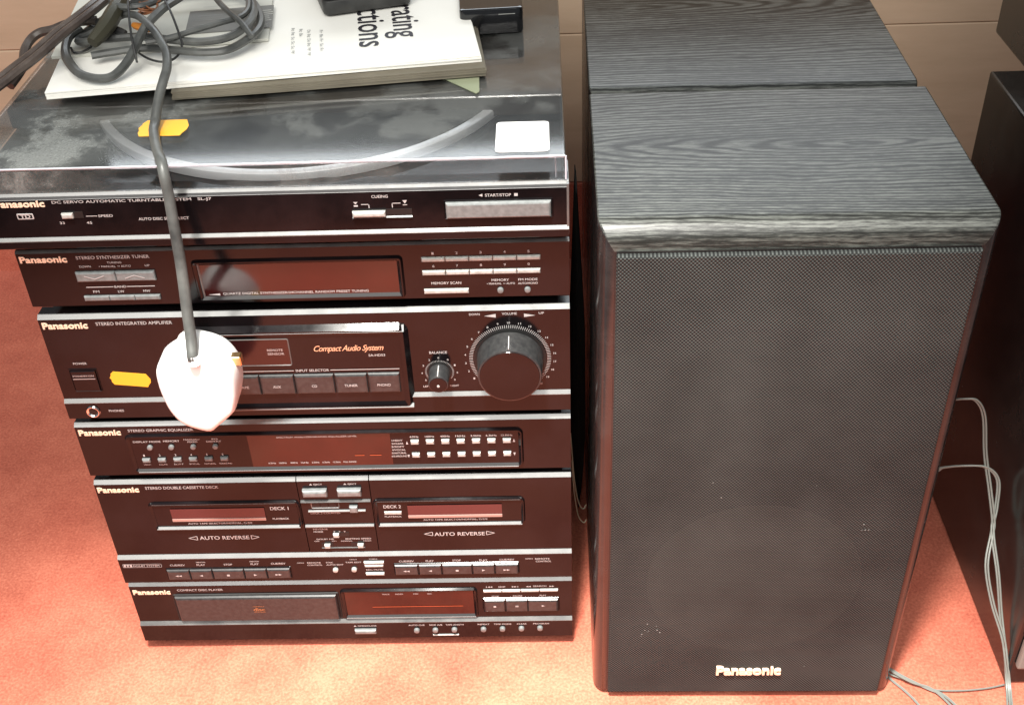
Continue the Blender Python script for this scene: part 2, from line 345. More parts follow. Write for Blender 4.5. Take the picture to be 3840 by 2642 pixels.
def logo(parent, x, z, w, h, y):
    mb = MB(); vs, fs = glyphs('Panasonic', .03)
    for yy in (y - .0006,):
        T(mb, 'Panasonic', x, z, w, h, yy, .03)
    n = len(mb.v)
    o = mb.build('logo', logo_m, parent, flip=False); o['label'] = 'raised pale gold maker lettering'
    md = o.modifiers.new('thick', 'SOLIDIFY'); md.thickness = .0005; md.offset = -1
    return o
def buttons(parent, lst, m, y0, h, c, name='button'):
    for x, z, w, hh in lst:
        MB().btn((x - w / 2) * S, (x + w / 2) * S, (z - hh / 2) * S, (z + hh / 2) * S, y0, y0 - h, c).build(name, m, parent)
def roundbtns(parent, lst, m, y0, h, r, name='round_button'):
    for x, z in lst: MB().cyly(x * S, z * S, y0, y0 - h, r, r * .96, 20, r * .3).build(name, m, parent, True)

# ============================================================ setting
f = MB().add([(-2.5, -.70, 0), (3.0, -.70, 0), (3.0, .6, 0), (-2.5, .6, 0), (-2.5, -.70, -.05), (3.0, -.70, -.05), (3.0, .6, -.05), (-2.5, .6, -.05)], [(0, 1, 2, 3), (4, 7, 6, 5), (0, 4, 5, 1), (1, 5, 6, 2), (2, 6, 7, 3), (3, 7, 4, 0)]).build('floor', floor_m); f['kind'] = 'structure'
g_ = MB().add([(-8, -8, -.8), (8, -8, -.8), (8, 8, -.8), (-8, 8, -.8)], [(0, 1, 2, 3)]).build('ground', mat('dark_shop_floor', (.06, .045, .04), .7)); g_['kind'] = 'structure'
w = MB().box(-2.5, 3.0, .6, .64, -.02, .104).build('wall_base', floor_m); w['kind'] = 'structure'
bw = MB().box(-2.5, 3.0, .612, .66, .104, .700).build('wall', wall_m); bw['kind'] = 'structure'
z = .1045
for hgt in (.184, .204, .204):
    MB().bbox(-2.5, 3.0, .604, .6125, z, z + hgt, .0012, 1).build('plank', wall_m, bw); z += hgt + .0006

# ============================================================ hi-fi units
W36 = .36
def front_profile(z0, z1, ch, ledge=None, ld=.0025, lt=.0032, lower_ch=.0008, yb=.012):
    """front face profile, returns two: face below/above, chamfers included in one section"""
    p = [(yb, z0)]
    if ledge:
        p += [(-ld + lower_ch, z0), (-ld, z0 + lower_ch), (-ld, ledge - lt / 2), (-ld * 0 , ledge + lt / 2)]
    else:
        p += [(lower_ch, z0), (0, z0 + lower_ch)]
    p += [(0, z1 - ch), (ch, z1), (yb, z1)]
    return p
def strip(parent, z1, ch, x0=0, x1=W36, name='top_trim', y=0):
    """satin chamfer strip laid 0.15 mm proud on the panel's top chamfer"""
    e = .00018
    MB().extx([(y - e, z1 - ch - e * .4), (y + ch, z1 + e), (y + ch + .0008, z1 + e), (y + ch + .0008, z1 - .0006), (y + .0004, z1 - ch - e * .4)], x0, x1).build(name, trim_m, parent)
def ledge_strip(parent, zl, lt, ld, x0=0, x1=W36, name='ledge_trim'):
    e = .0002
    MB().extx([(-ld - e, zl - lt / 2 - e), (-ld - e, zl - lt / 2 + e), (-e, zl + lt / 2 + e), (.0006, zl + lt / 2 + e), (.0006, zl - lt / 2 - e)], x0, x1).build(name, trim_m, parent)
def unit(name, label, z0, z1, ch, ledge=None, ld=.0025, lt=.0032, depth=.30):
    r = root(name, label, 'hi-fi unit', (.18, .15, z0), 'stacked hi-fi separates')
    MB().extx(front_profile(z0, z1, ch, ledge, ld, lt), 0, W36).build('front_panel', panel_m, r)
    MB().bbox(.006, .354, .012, depth, z0 + .001, z1 - .001, .001, 1).build('casing', chassis_m, r)
    for x in (.035, .325):
        for y in (.05, depth - .05): MB().cylz(x, y, [(z0 - .0068, .011), (z0 + .002, .012)], 16).build('foot', rubber_m, r, True)
    strip(r, z1, ch)
    if ledge: ledge_strip(r, ledge, lt, ld)
    return r

# ---- tuner
tu = unit('radio_tuner', 'black hi-fi tuner with long dark red display, directly under the record player', .3532, .397, .0014)
logo(tu, 17.5, 391.0, 31, 4.9, 0)
p = MB()
for t_, x_, z_, w_, h_ in (('STEREO SYNTHESIZER TUNER', 63.4, 391.7, 48.3, 2.5), ('TUNING', 63.4, 387.6, 9.6, 1.5), ('DOWN', 43.6, 384.9, 7.6, 1.6), ('• MANUAL  •• AUTO', 63.3, 384.7, 21, 1.5), ('UP', 84.7, 384.8, 3.3, 1.6),
                           ('BAND', 63.1, 368.7, 8, 1.7), ('FM', 46.1, 365.1, 4.2, 1.8), ('LW', 62.8, 364.9, 4.2, 1.8), ('MW', 80, 364.9, 4.8, 1.8), ('MEMORY SCAN', 279.1, 365.8, 19.7, 2.0), ('MEMORY', 314.7, 367.3, 11.5, 1.8),
                           ('• MANUAL  •• AUTO', 315, 364.5, 18.5, 1.5), ('FM MODE', 332.8, 367.3, 12.6, 1.8), ('AUTO/MONO', 332.7, 364.3, 13, 1.6)): T(p, t_, x_, z_, w_, h_, PY)
bar(p, 40.2, 58.5, 368.4, 369.0, PY); bar(p, 67.6, 86.2, 368.4, 369.0, PY)
for i in range(5): T(p, '12345'[i], 271.8 + i * 15.5, 388.9, 1.4, 1.9, PY); T(p, ['6', '7', '8', '9', '0'][i], 271.6 + i * 15.5, 379.2, 1.4, 1.9, PY)
p.build('printed_lettering', print_m, tu, flip=False)
buttons(tu, [(49.2, 377.4, 26.2, 7.4), (75.6, 377.4, 26.0, 7.4)], grey_m, 0, .0022, .0011, 'rocker_button')
p = MB()
for x, s_ in ((48.6, 1), (75.2, -1)):
    for a, b in ((-1, 0), (0, 1)):
        za, zb = (1.2 * s_, -1.2 * s_) if a < 0 else (-1.2 * s_, 1.2 * s_)
        poly(p, [(x + a * 6.5, 377.6 + za - .3), (x + b * 6.5, 377.6 + zb - .3), (x + b * 6.5, 377.6 + zb + .35), (x + a * 6.5, 377.6 + za + .35)], -.0026)
p.build('arrow_mark', print_m, tu, flip=False)
buttons(tu, [(45.6, 360.2, 16.9, 3.7), (62.7, 360.2, 16.9, 3.7), (79.8, 360.2, 16.9, 3.7)], grey_m, 0, .0018, .0008)
buttons(tu, [(271.8 + i * 15.5, 384.5, 15.1, 3.2) for i in range(5)] + [(271.6 + i * 15.5, 374.2, 15.1, 3.4) for i in range(5)], silver_m, 0, .0017, .0009, 'preset_button')
buttons(tu, [(278.9, 359.7, 29.5, 3.4)], silver_m, 0, .0018, .0009, 'scan_button')
roundbtns(tu, [(314.5, 359.4), (332.4, 359.4)], grey_m, 0, .002, .0021)
MB().ring(.1135, .2520, .3555, .3880, 0, .0042, .0022, .003).build('window_frame', panel_m, tu, True)
MB().ring(.1170, .2500, .3568, .3862, -.0003, .0014, .0010, .002).build('inner_lip', trim_m, tu, True)
dw = MB().plate(.1175, .2482, .3582, .3848, -.0004).build('display_window', redwin_m, tu, flip=False)
p = MB(); T(p, 'QUARTZ DIGITAL SYNTHESIZER/24CHANNEL RANDOM PRESET TUNING', 179, 361.4, 97, 2.2, -.0009); tri(p, 124.5, 361.1, 8, 1.7, 'l', -.0009); p.build('window_lettering', print_m, dw, flip=False)

# ---- amplifier
am = unit('stereo_amplifier', 'black hi-fi amplifier with big round volume knob, second unit below the record player', .2566, .3454, .0024, .2727, .0020, .0026)
logo(am, 17.7, 337.9, 31, 5.2, 0)
p = MB()
for t_, x_, z_, w_, h_ in (('STEREO INTEGRATED AMPLIFIER', 65.2, 338.9, 52.3, 2.7), ('POWER', 19.6, 305.5, 9.7, 1.9), ('BALANCE', 269.5, 308.9, 12.2, 2.1), ('LEFT', 259.5, 279.4, 5.0, 1.6), ('RIGHT', 278.9, 279.6, 6.2, 1.6),
                           ('VOLUME', 319.6, 340.2, 10.1, 1.9), ('DOWN', 296.2, 340.2, 7.2, 1.8), ('UP', 341, 340.2, 3.5, 1.8)): T(p, t_, x_, z_, w_, h_, PY)
T(p, 'PHONES', 36.1, 264.6, 10.9, 2.0, -.0024 + PY)
poly(p, [(302.6, 338.6), (310.4, 337.2), (310.4, 340.2)], PY); poly(p, [(337.0, 338.4), (329.4, 337.2), (329.4, 340.0)], PY)
def ticks(p, cx, cz, r0, r1, n, a0, a1, wd):
    for i in range(n):
        a = math.radians(a0 + (a1 - a0) * i / (n - 1)); c_, s_ = math.cos(a), math.sin(a)
        poly(p, [(cx + c_ * r0 - s_ * wd, cz + s_ * r0 + c_ * wd), (cx + c_ * r0 + s_ * wd, cz + s_ * r0 - c_ * wd), (cx + c_ * r1 + s_ * wd, cz + s_ * r1 - c_ * wd), (cx + c_ * r1 - s_ * wd, cz + s_ * r1 + c_ * wd)], PY)
VX, VZ = 318.8, 302.6
ticks(p, VX, VZ, 25.6, 28.2, 91, 225, -45, .19)
for i in range(21):
    a = math.radians(228 - 276 * i / 20); T(p, str(i), VX + 31.0 * math.cos(a), VZ + 31.0 * math.sin(a) * .97, 1.9 if i > 9 else 1.2, 1.6, PY)
BX, BZ = 269.3, 292.0
ticks(p, BX, BZ, 8.9, 10.1, 41, 215, -35, .13)
for i in range(9):
    a = math.radians(215 - 250 * i / 8); T(p, '543210123'[i] if i != 4 else '0', BX + 12.3 * math.cos(a), BZ + 12.3 * math.sin(a), 1.1, 1.5, PY)
p.build('printed_lettering', print_m, am, flip=False)
MB().cyly(VX * S, VZ * S, -.0002, -.0012, .0250, .0250, 64).build('knob_skirt', slot_m, am, True)
kn = MB().cyly(VX * S, VZ * S, -.001, -.0205, .0229, .0218, 64, .0011).build('volume_knob', btn_m, am, True)
kf = MB().cyly(VX * S, VZ * S, -.0204, -.0208, .0205, .0202, 64).build('knob_face', panel_m, kn, True)
MB().box(VX * S - .0003, VX * S + .0003, -.0200, -.006, VZ * S + .0222, VZ * S + .0231).build('pointer_mark', print_m, kn)
MB().cyly(BX * S, BZ * S, -.0002, -.0010, .0086, .0086, 40).build('knob_skirt', slot_m, am, True)
kb = MB().cyly(BX * S, BZ * S, -.001, -.0150, .0074, .0069, 40, .0008).build('balance_knob', btn_m, am, True)
MB().box(BX * S - .00035, BX * S + .00035, -.0146, -.003, BZ * S + .0070, BZ * S + .0077).build('pointer_mark', print_m, kb)
MB().cyly(BX * S, BZ * S, -.0149, -.0153, .0062, .0060, 40).build('knob_face', panel_m, kb, True)
MB().cyly(BX * S, BZ * S - .0008, -.0152, -.0156, .0010, .0009, 16).build('centre_dot', print_m, kb, True)
# central pod
MB().ring(.0985, .2505, .2615, .3345, 0, .0105, .0042, .006, wi=.42).build('pod_surround', panel_m, am, True)
MB().extx([(-.0044, .3300), (-.0010, .3334), (.0002, .3334), (.0002, .3296)], .1155, .2480).build('pod_top_trim', trim_m, am)
MB().extx([(-.0046, .2638), (-.0046, .2644), (-.0026, .2664), (-.0016, .2664), (-.0016, .2638)], .1100, .2495).build('pod_lower_trim', trim_m, am)
MB().plate(.108, .2460, .2672, .3300, -.00245).build('pod_face', panel_m, am, flip=False)
YP = -.0025
MB().ring(.1190, .1685, .3020, .3250, YP, .0009, .0006, .0015).build('sensor_frame', trim_m, am, True)
sw = MB().plate(.1198, .1678, .3028, .3242, YP - .0002).build('remote_sensor_window', display_m, am, flip=False)
p = MB(); T(p, 'REMOTE', 158.2, 315.7, 10.8, 2.0, YP - .0006); T(p, 'SENSOR', 158.5, 312.6, 11.5, 2.0, YP - .0006); p.build('window_lettering', dim_m, sw, flip=False)
p = MB(); T(p, 'Compact Audio System', 208.9, 315.4, 48, 6.4, YP + PY, .006, .45); p.build('script_lettering', orange_print_m, am, flip=False)
p = MB(); T(p, 'SA-HD53', 227.6, 309.6, 11.4, 2.0, YP + PY); T(p, 'INPUT SELECTOR', 181.5, 297.5, 23.2, 2.1, YP + PY)
bar(p, 108, 168.5, 297.2, 297.8, YP + PY); bar(p, 194, 242, 297.2, 297.8, YP + PY); p.build('printed_lettering', print_m, am, flip=False)
sel = [(110.5, 18, 'TAPE 2'), (132.2, 22, 'TAPE'), (155.6, 24, 'AUX'), (181.9, 27.5, 'CD'), (207.6, 22.5, 'TUNER'), (230.6, 22, 'PHONO')]
p = MB()
for x, w_, s_ in sel[1:]:
    MB().btn((x - w_ / 2) * S, (x + w_ / 2) * S, .2775, .2945, YP, YP - .0022, .0016).build('selector_button', btn_m, am)
    T(p, s_, x - .3, 285.2, len(s_) * 1.85, 2.2, YP - .0026)
p.build('button_lettering', print_m, am, flip=False)
# power button, jack
MB().ring(.0098, .0300, .2805, .3010, 0, .0012, .0007, .001).build('power_bezel', panel_m, am)
MB().btn(.0112, .0287, .2818, .2998, 0, -.0018, .0006).build('power_button', panel_m, am)
p = MB(); bar(p, 12.2, 28, 293.0, 293.7, -.0023); T(p, 'STANDBY/ON', 20, 296, 15, 1.5, -.0023); p.build('button_lettering', dim_m, am, flip=False)
jk = MB().ring(.0140, .0242, .2588, .2690, -.0024, .0022, .0012, .0051, 8).build('phones_socket', chrome_m, am, True)
MB().cyly(.0191, .2639, -.0024, -.0028, .0030, .0030, 28).build('socket_hole', jack_m, jk)
def sticker(parent, x, z, w, h, y, ang, up=(0, 0, 1), right=(1, 0, 0), org=None, nm='price_sticker', lb='small orange price sticker'):
    a = math.radians(ang); pts = []
    for px, pz in ((-.5, 0), (-.46, .22), (-.47, .30), (-.40, .5), (.40, .5), (.44, .35), (.5, .12), (.5, -.12), (.44, -.35), (.42, -.5), (-.40, -.5), (-.46, -.3), (-.46, -.15)):
        u = px * w; v = pz * h; pts.append((u * math.cos(a) - v * math.sin(a), u * math.sin(a) + v * math.cos(a)))
    R_ = Vector(right); U_ = Vector(up); nrm = R_.cross(U_) * .00025; o = Vector(org)
    b0 = [tuple(o + R_ * u + U_ * v) for u, v in pts]; b1 = [tuple(o + R_ * u + U_ * v + nrm) for u, v in pts]
    s_ = MB().loops([b0, b1], True, True).build(nm, orange_m, parent); s_['label'] = lb; return s_
sticker(am, 0, 0, .0285, .0115, 0, -7, org=(.0515, -.0001, .2908))

# ---- equaliser
eq = unit('graphic_equaliser', 'slim black hi-fi equaliser with rows of small silver buttons, mid stack', .1991, .2498, .0023)
logo(eq, 17.6, 242.1, 30.8, 5.2, 0)
MB().ring(.0345, .3255, .2028, .2398, 0, .0036, .0021, .0045).build('window_frame', panel_m, eq, True)
MB().extx([(-.0024, .2036), (-.0024, .2041), (-.0008, .2057), (.0, .2057), (.0, .2036)], .0385, .3215).build('lower_lip', trim_m, eq)
MB().extx([(-.0019, .2378), (-.0009, .2392), (.0, .2392), (.0, .2378)], .0405, .3200).build('upper_lip', trim_m, eq)
MB().plate(.0382, .3220, .2062, .2372, -.0004).build('inset_panel', panel_m, eq, flip=False)
er = MB().plate(.1245, .2290, .2066, .2368, -.0007).build('spectrum_display', redwin_m, eq, flip=False)
p = MB()
T(p, 'STEREO GRAPHIC EQUALIZER', 62.6, 243.3, 48, 2.8, PY)
YE = -.0008
for t_, x_, z_, w_, h_ in (('DISPLAY MODE', 50.3, 233.0, 20.3, 1.7), ('MEMORY', 68.5, 233.3, 12.1, 1.8), ('MANUAL/', 83.7, 234.5, 11.8, 1.5), ('FIXED', 83.9, 232.2, 7.2, 1.5), ('EQ', 100.7, 234.5, 4.4, 1.5), ('DEFEAT', 99.6, 232.3, 11, 1.5)): T(p, t_, x_, z_, w_, h_, YE)
for i, s_ in enumerate(('HEAVY', 'CLEAR', 'SOFT', 'VOCAL', 'NATURAL', 'SURROUND')): T(p, s_, 46.1 + i * 11.68, 210.6, 5.5 + .8 * i, 1.4, YE); T(p, str(i + 1), 45.3 + i * 11.7, 219.6, 1.2, 2.0, YE); T(p, '%d/%s' % (i + 1, s_), 233.8 if i < 3 else 234.2, 230.0 - i * 3.05, 8 + .7 * i, 1.7, YE)
for i, s_ in enumerate(('63Hz', '160Hz', '400Hz', '1kHz', '2.5kHz', '6.3kHz', '12.5kHz')): T(p, s_, 246.5 + i * 11.2, 233.3, 6.4 + .3 * i, 1.7, YE)
tri(p, 240.8, 227.6, 1.7, 3, 'u', YE); tri(p, 241, 214.5, 1.7, 3, 'd', YE); tri(p, 318.8, 228.2, 1.7, 3, 'u', YE); tri(p, 318.8, 214.9, 1.7, 3, 'd', YE)
p.build('printed_lettering', print_m, eq, flip=False)
p = MB(); T(p, 'SPECTRUM ANALYZER/GRAPHIC EQUALIZER LEVEL', 175.5, 235.2, 58.9, 1.7, -.0011)
for x, s_ in zip((139.2, 147.2, 155.5, 163.5, 171.5, 179.4, 187.3, 197), ('63Hz', '160Hz', '400Hz', '1kHz', '2.5kHz', '6.3kHz', '12.5kHz', 'FULL RANGE')): T(p, s_, x, 210.3, 5.6 if x < 190 else 9.5, 1.6, -.0011)
p.build('window_lettering', print_m, er, flip=False)
p = MB(); bar(p, 201.5, 208.5, 216.2, 216.6, -.0011); bar(p, 212.5, 221, 216.2, 216.6, -.0011); p.build('level_segment', cdled_m, er, flip=False)
roundbtns(eq, [(51.6, 227.6), (67.4, 227.6), (83.7, 227.6), (100, 227.6)], grey_m, -.0004, .0021, .0021)
buttons(eq, [(46.3 + i * 11.66, 215.3 + .1 * i, 5.8, 3.2) for i in range(6)], silver_m if 0 else grey_m, -.0004, .0024, .0010)
buttons(eq, [(246.6 + i * 11.18, 228.5, 5.9, 3.7) for i in range(7)] + [(246.5 + i * 11.17, 215.8, 5.7, 3.7) for i in range(7)], silver_m, -.0004, .0022, .0010, 'level_button')

# ---- cassette deck
dk = root('cassette_deck', 'black double cassette deck, tallest unit with two tape doors, above the bottom unit', 'hi-fi unit', (.18, .15, .0839), 'stacked hi-fi separates')
z0, z1, LZ, LT, LD = .0839, .1929, .1127, .0026, .0026
MB().extx([(.012, z0), (-LD + .0008, z0), (-LD, z0 + .0008), (-LD, LZ - LT / 2), (0, LZ + LT / 2), (.012, LZ + LT / 2)], 0, W36).build('lower_panel', panel_m, dk)
ledge_strip(dk, LZ, LT, LD)
for nm, xa, xb in (('cassette_door', 0, .1534), ('centre_panel', .1540, .2082), ('cassette_door', .2088, .36)):
    d_ = MB().extx([(.012, LZ + LT / 2 + .0002), (0, LZ + LT / 2 + .0002), (0, z1 - .0024), (.0024, z1), (.012, z1)], xa, xb).build(nm, panel_m, dk)
    strip(dk, z1, .0024, xa + .0001, xb - .0001)
MB().box(.0005, .3595, .0105, .013, LZ, z1 - .004).build('inner_plate', slot_m, dk)
MB().bbox(.006, .354, .013, .30, z0 + .001, z1 - .001, .001, 1).build('casing', chassis_m, dk)
for x in (.035, .325):
    for y in (.05, .25): MB().cylz(x, y, [(z0 - .0046, .011), (z0 + .002, .012)], 16).build('foot', rubber_m, dk, True)
logo(dk, 17.5, 184.9, 31.5, 5.2, 0)
def tape_window(x0, x1, wx0, wx1, closed):
    MB().ring(x0 * S, x1 * S, .1425, .1712, 0, .0030, .0018, .004).build('window_frame', panel_m, dk, True)
    MB().extx([(-.0022, .1432), (-.0022, .1437), (-.0006, .1453), (.0, .1453), (.0, .1432)], (x0 + 2.5) * S, (x1 - 2.5) * S).build('lower_lip', trim_m, dk)
    MB().extx([(-.0018, .1694), (-.0008, .1707), (.0, .1707), (.0, .1694)], (x0 + 2.5) * S, (x1 - 2.5) * S).build('upper_lip', trim_m, dk)
    w_ = MB().plate(wx0 * S, wx1 * S, .1518, .1640, -.0006).build('cassette_window', cass_m, dk, flip=False)
    MB().box(wx0 * S, wx1 * S, -.0012, -.0003, .1512, .1536).build('label_bar', pinkbar_m, w_)
tape_window(36.5, 153.2, 52.5, 125.2, 0); tape_window(209.2, 324.8, 235.2, 307.2, 1)
MB().extx([(-.0018, .1430), (-.0018, .1437), (-.0006, .1450), (.0, .1450), (.0, .1430)], .1545, .2078).build('centre_lip', trim_m, dk)
MB().extx([(-.0018, .1697), (-.0008, .1710), (.0, .1710), (.0, .1697)], .1545, .2078).build('centre_lip', trim_m, dk)
p = MB()
for t_, x_, z_, w_, h_ in (('STEREO DOUBLE CASSETTE DECK', 66.3, 186.3, 55.8, 2.8), ('DECK 1', 136.9, 163, 14.2, 3.4), ('PLAYBACK', 136.5, 152, 12.7, 1.9), ('AUTO TAPE SELECTOR/NORMAL, CrO2', 88.6, 148, 50.1, 1.9), ('AUTO REVERSE', 88.9, 132.2, 39.1, 3.9),
                           ('AUTO REVERSE', 273.2, 132.5, 39.3, 3.9), ('DECK 2', 223.6, 162.9, 13.4, 3.2), ('PLAYBACK', 223.5, 152.4, 13.1, 1.6), ('AUTO TAPE SELECTOR/NORMAL, CrO2', 271, 148.3, 49.3, 1.9), ('▲ EJECT', 168.1, 187.2, 9.8, 2), ('▲ EJECT', 194, 187.1, 10, 2),
                           ('DECK 2 COUNTER', 171.8, 157.2, 23.1, 1.7), ('REVERSE', 165.5, 139.9, 11.5, 1.6), ('MODE', 163.5, 137.1, 7.3, 1.5), ('DOLBY NR', 167.9, 128.9, 13.7, 1.4), ('OFF', 161, 126.7, 4, 1.2), ('ON', 174.5, 126.7, 3.5, 1.2), ('EDITING SPEED', 193.8, 128.9, 20, 1.6), ('NORMAL', 184.5, 126.5, 9, 1.2), ('HIGH', 200.5, 126.5, 6, 1.2)):
    T(p, t_, x_, z_, w_, h_, PY)
def otri(x, z, w, h, d):
    s_ = -1 if d == 'l' else 1; A_, B_, C_ = (x + s_ * w / 2, z), (x - s_ * w / 2, z + h / 2), (x - s_ * w / 2, z - h / 2)
    for a, b in ((A_, B_), (B_, C_), (C_, A_)):
        dx, dz = b[0] - a[0], b[1] - a[1]; l = math.hypot(dx, dz); nx, nz = -dz / l * .28, dx / l * .28
        poly(p, [(a[0] - nx, a[1] - nz), (b[0] - nx, b[1] - nz), (b[0] + nx, b[1] + nz), (a[0] + nx, a[1] + nz)], PY)
otri(64.1, 132.1, 6.9, 4.2, 'l'); otri(113.4, 132.3, 6.4, 4.2, 'r'); otri(248.9, 132.9, 6.7, 4.0, 'l'); otri(297.4, 133, 6.5, 4.0, 'r')
for x in (176, 180, 184): T(p, 'v', x, 137.0, 1.4, 1.5, PY)
YL = -LD + PY
for t_, x_, z_, w_, h_ in (('CUE/REV', 46.6, 104.6, 12, 2), ('PLAY', 65.5, 104.6, 6.8, 2), ('STOP', 87.2, 104.6, 6.7, 2), ('PLAY', 108.6, 104.7, 6.5, 2), ('CUE/REV', 127.4, 104.9, 11.7, 2), ('OPERATION', 65.8, 107.6, 7.4, 1.3), ('DIRECTION', 108.7, 107.7, 7.4, 1.3),
                           ('CUE/REV', 229.5, 105.4, 11.8, 2), ('PLAY', 248, 105.4, 6.3, 2), ('STOP', 269.3, 105.6, 6.8, 2), ('PLAY', 290.4, 105.5, 6.5, 2), ('CUE/REV', 308.9, 105.7, 11.7, 2), ('OPEN', 326.3, 106.3, 5.8, 1.2), ('REMOTE', 336.9, 106, 11.3, 1.8), ('CONTROL', 337.8, 103.2, 12.2, 1.8),
                           ('OPEN', 145.2, 105.2, 5.5, 1.1), ('REMOTE', 156, 105.2, 10.8, 1.5), ('CONTROL', 156.4, 102.6, 12, 1.5), ('SYNC', 168.4, 105.2, 5.7, 1.5), ('AUTO EDIT', 172.4, 102.6, 13.7, 1.5), ('TAPE EDIT', 187.4, 105.1, 12.7, 1.5), ('HIGH', 187.6, 108.3, 5.5, 1), ('DUBBING', 203.5, 108.6, 6.5, 1), ('REC MUTE', 203.4, 96.4, 13.4, 1.7)):
    T(p, t_, x_, z_, w_, h_, YL)
p.build('printed_lettering', print_m, dk, flip=False)
p = MB()   # noise-reduction emblem in its frame
bar(p, 2.8, 3.1, 102.6, 106.6, YL); bar(p, 33.6, 33.9, 102.6, 106.6, YL); bar(p, 2.8, 33.9, 106.3, 106.6, YL); bar(p, 2.8, 33.9, 102.6, 102.9, YL)
bar(p, 3.6, 10.2, 103.2, 106.0, YL); T(p, 'DOLBY SYSTEM', 21.6, 104.6, 21, 1.9, YL); p.build('noise_reduction_emblem', print_m, dk, flip=False)
p = MB()
for x, d in ((5.3, 'r'), (8.5, 'l')):
    pts = [(x + (1.1 if d == 'r' else -1.1) * math.cos(math.radians(a)), 104.6 + 1.15 * math.sin(math.radians(a))) for a in range(-90, 91, 30)]
    if d == 'l': pts = pts[::-1]
    poly(p, pts, YL - .0002)
p.build('emblem_mark', slot_m, dk, flip=False)
YB = -LD - .0027
tb = [(46.1, 18.3, 'rew'), (64.4, 17.9, 'l'), (86.3, 25.2, 's'), (108.1, 17.9, 'r'), (126.7, 18.6, 'ff')]
tb2 = [(228.9, 18.6, 'rew'), (247.9, 18.0, 'l'), (269.3, 23.8, 's'), (290.3, 17.6, 'r'), (308.6, 18.4, 'ff')]
p = MB()
for lst, zc in ((tb, 94.6), (tb2, 96.4)):
    xa = lst[0][0] - lst[0][1] / 2 - 1; xb = lst[-1][0] + lst[-1][1] / 2 + 1
    MB().ring(xa * S, xb * S, (zc - 6.6) * S, (zc + 6.6) * S, -LD, .0011, .0006, .001).build('button_surround', panel_m, dk)
    for x, w_, k in lst:
        MB().btn((x - w_ / 2 + .15) * S, (x + w_ / 2 - .15) * S, (zc - 5.5) * S, (zc + 5.5) * S, -LD, -LD - .0024, .0015).build('transport_button', btn_m, dk)
        if k == 's': bar(p, x - 1.1, x + 1.1, zc - 1, zc + 1, YB)
        elif k in 'lr': tri(p, x, zc, 2.6, 2.2, k, YB)
        else:
            d = 'l' if k == 'rew' else 'r'
            for q in (-1.3, 1.3): tri(p, x + q, zc, 2.6, 2.0, d, YB)
p.build('button_symbols', print_m, dk, flip=False)
buttons(dk, [(166.8, 179.8, 18.5, 6.6), (192.9, 179.9, 18, 6.8)], grey_m, 0, .0042, .0018, 'eject_button')
ct = MB().ring(.1615, .1835, .1622, .1690, 0, .0010, .0007, .001).build('tape_counter', trim_m, dk)
for i in range(3): MB().box(.1630 + i * .0062, .1686 + i * .0062, -.0005, .0004, .1634, .1680).build('counter_wheel', slot_m, ct)
MB().extx([(-.0016, .1592), (-.0016, .1598), (-.0006, .1606), (0, .1606), (0, .1592)], .1590, .2030).build('counter_lip', trim_m, dk)
buttons(dk, [(194.1, 161.9, 6.2, 6.2)], grey_m, 0, .003, .0012, 'counter_reset_button')
for x, z, w_, kx in ((180.9, 133.9, 12.6, 177.2), (168.8, 122.2, 9.2, 168.9), (193.0, 122.2, 11, 195.0)):
    so_ = MB().box((x - w_ / 2) * S, (x + w_ / 2) * S, -.0003, .0005, (z - 2.3) * S, (z + 2.3) * S).build('slide_slot', slot_m, dk)
    MB().btn((kx - 2.3) * S, (kx + 2.3) * S, (z - 1.9) * S, (z + 1.7) * S, -.0002, -.0028, .0008).build('slide_switch', silver_m, so_)
MB().extx([(-.0008, .1191), (-.0004, .1196), (0, .1196), (0, .1191)], .1640, .1980).build('switch_lip', trim_m, dk)
buttons(dk, [(223.6, 156.3, 13.2, 3.0)], silver_m, 0, .0012, .0007, 'indicator_window')
buttons(dk, [(203.7, 104.9, 16.0, 2.4), (203.5, 101.4, 14.8, 2.3), (203.4, 91.9, 14.8, 2.6)], silver_m, -LD, .0018, .0008)
roundbtns(dk, [(172.3, 97.0), (187.2, 97.2)], silver_m, -LD, .0022, .0022)

# ---- CD player
cp = unit('compact_disc_player', 'black compact disc player with long disc tray, bottom unit of the stack on red floor', .012, .0797, .0024, .0332, .0024, .0026)
logo(cp, 17.6, 70.3, 30.6, 5.1, 0)
MB().ring(.0335, .1705, .0352, .0672, 0, .0016, .0006, .0015).build('tray_surround', slot_m, cp)
MB().btn(.0358, .1683, .0368, .0660, 0, -.0036, .0020).build('disc_tray', btn_m, cp)
p = MB(); T(p, 'disc', 103.7, 52.0, 9.5, 4.2, -.0040, .02); T(p, 'COMPACT', 103.7, 55.6, 9.5, 1.3, -.0040); T(p, 'DIGITAL AUDIO', 103.7, 48.6, 9.5, 1.0, -.0040); p.build('disc_emblem', mat('copper_emblem', (.30, .12, .05), .5), cp, flip=False)
MB().ring(.1715, .2835, .0363, .0705, 0, .0034, .0020, .003).build('window_frame', panel_m, cp, True)
MB().extx([(-.0023, .0371), (-.0023, .0376), (-.0007, .0392), (.0, .0392), (.0, .0371)], .1740, .2810).build('lower_lip', trim_m, cp)
MB().extx([(-.0018, .0687), (-.0009, .0699), (.0, .0699), (.0, .0687)], .1745, .2790).build('upper_lip', trim_m, cp)
cw = MB().plate(.1750, .2800, .0397, .0678, -.0006).build('display_window', redwin_m, cp, flip=False)
p = MB(); bar(p, 196.5, 271, 49.5, 49.9, -.0010); p.build('display_line', cdled_m, cw, flip=False)
p = MB()
for t_, x_ in (('TRACK', 208.9), ('INDEX', 219.9), ('MIN', 233.3), ('SEC', 244.6)): T(p, t_, x_, 65.0, len(t_) * 1.3, 1.6, -.0010)
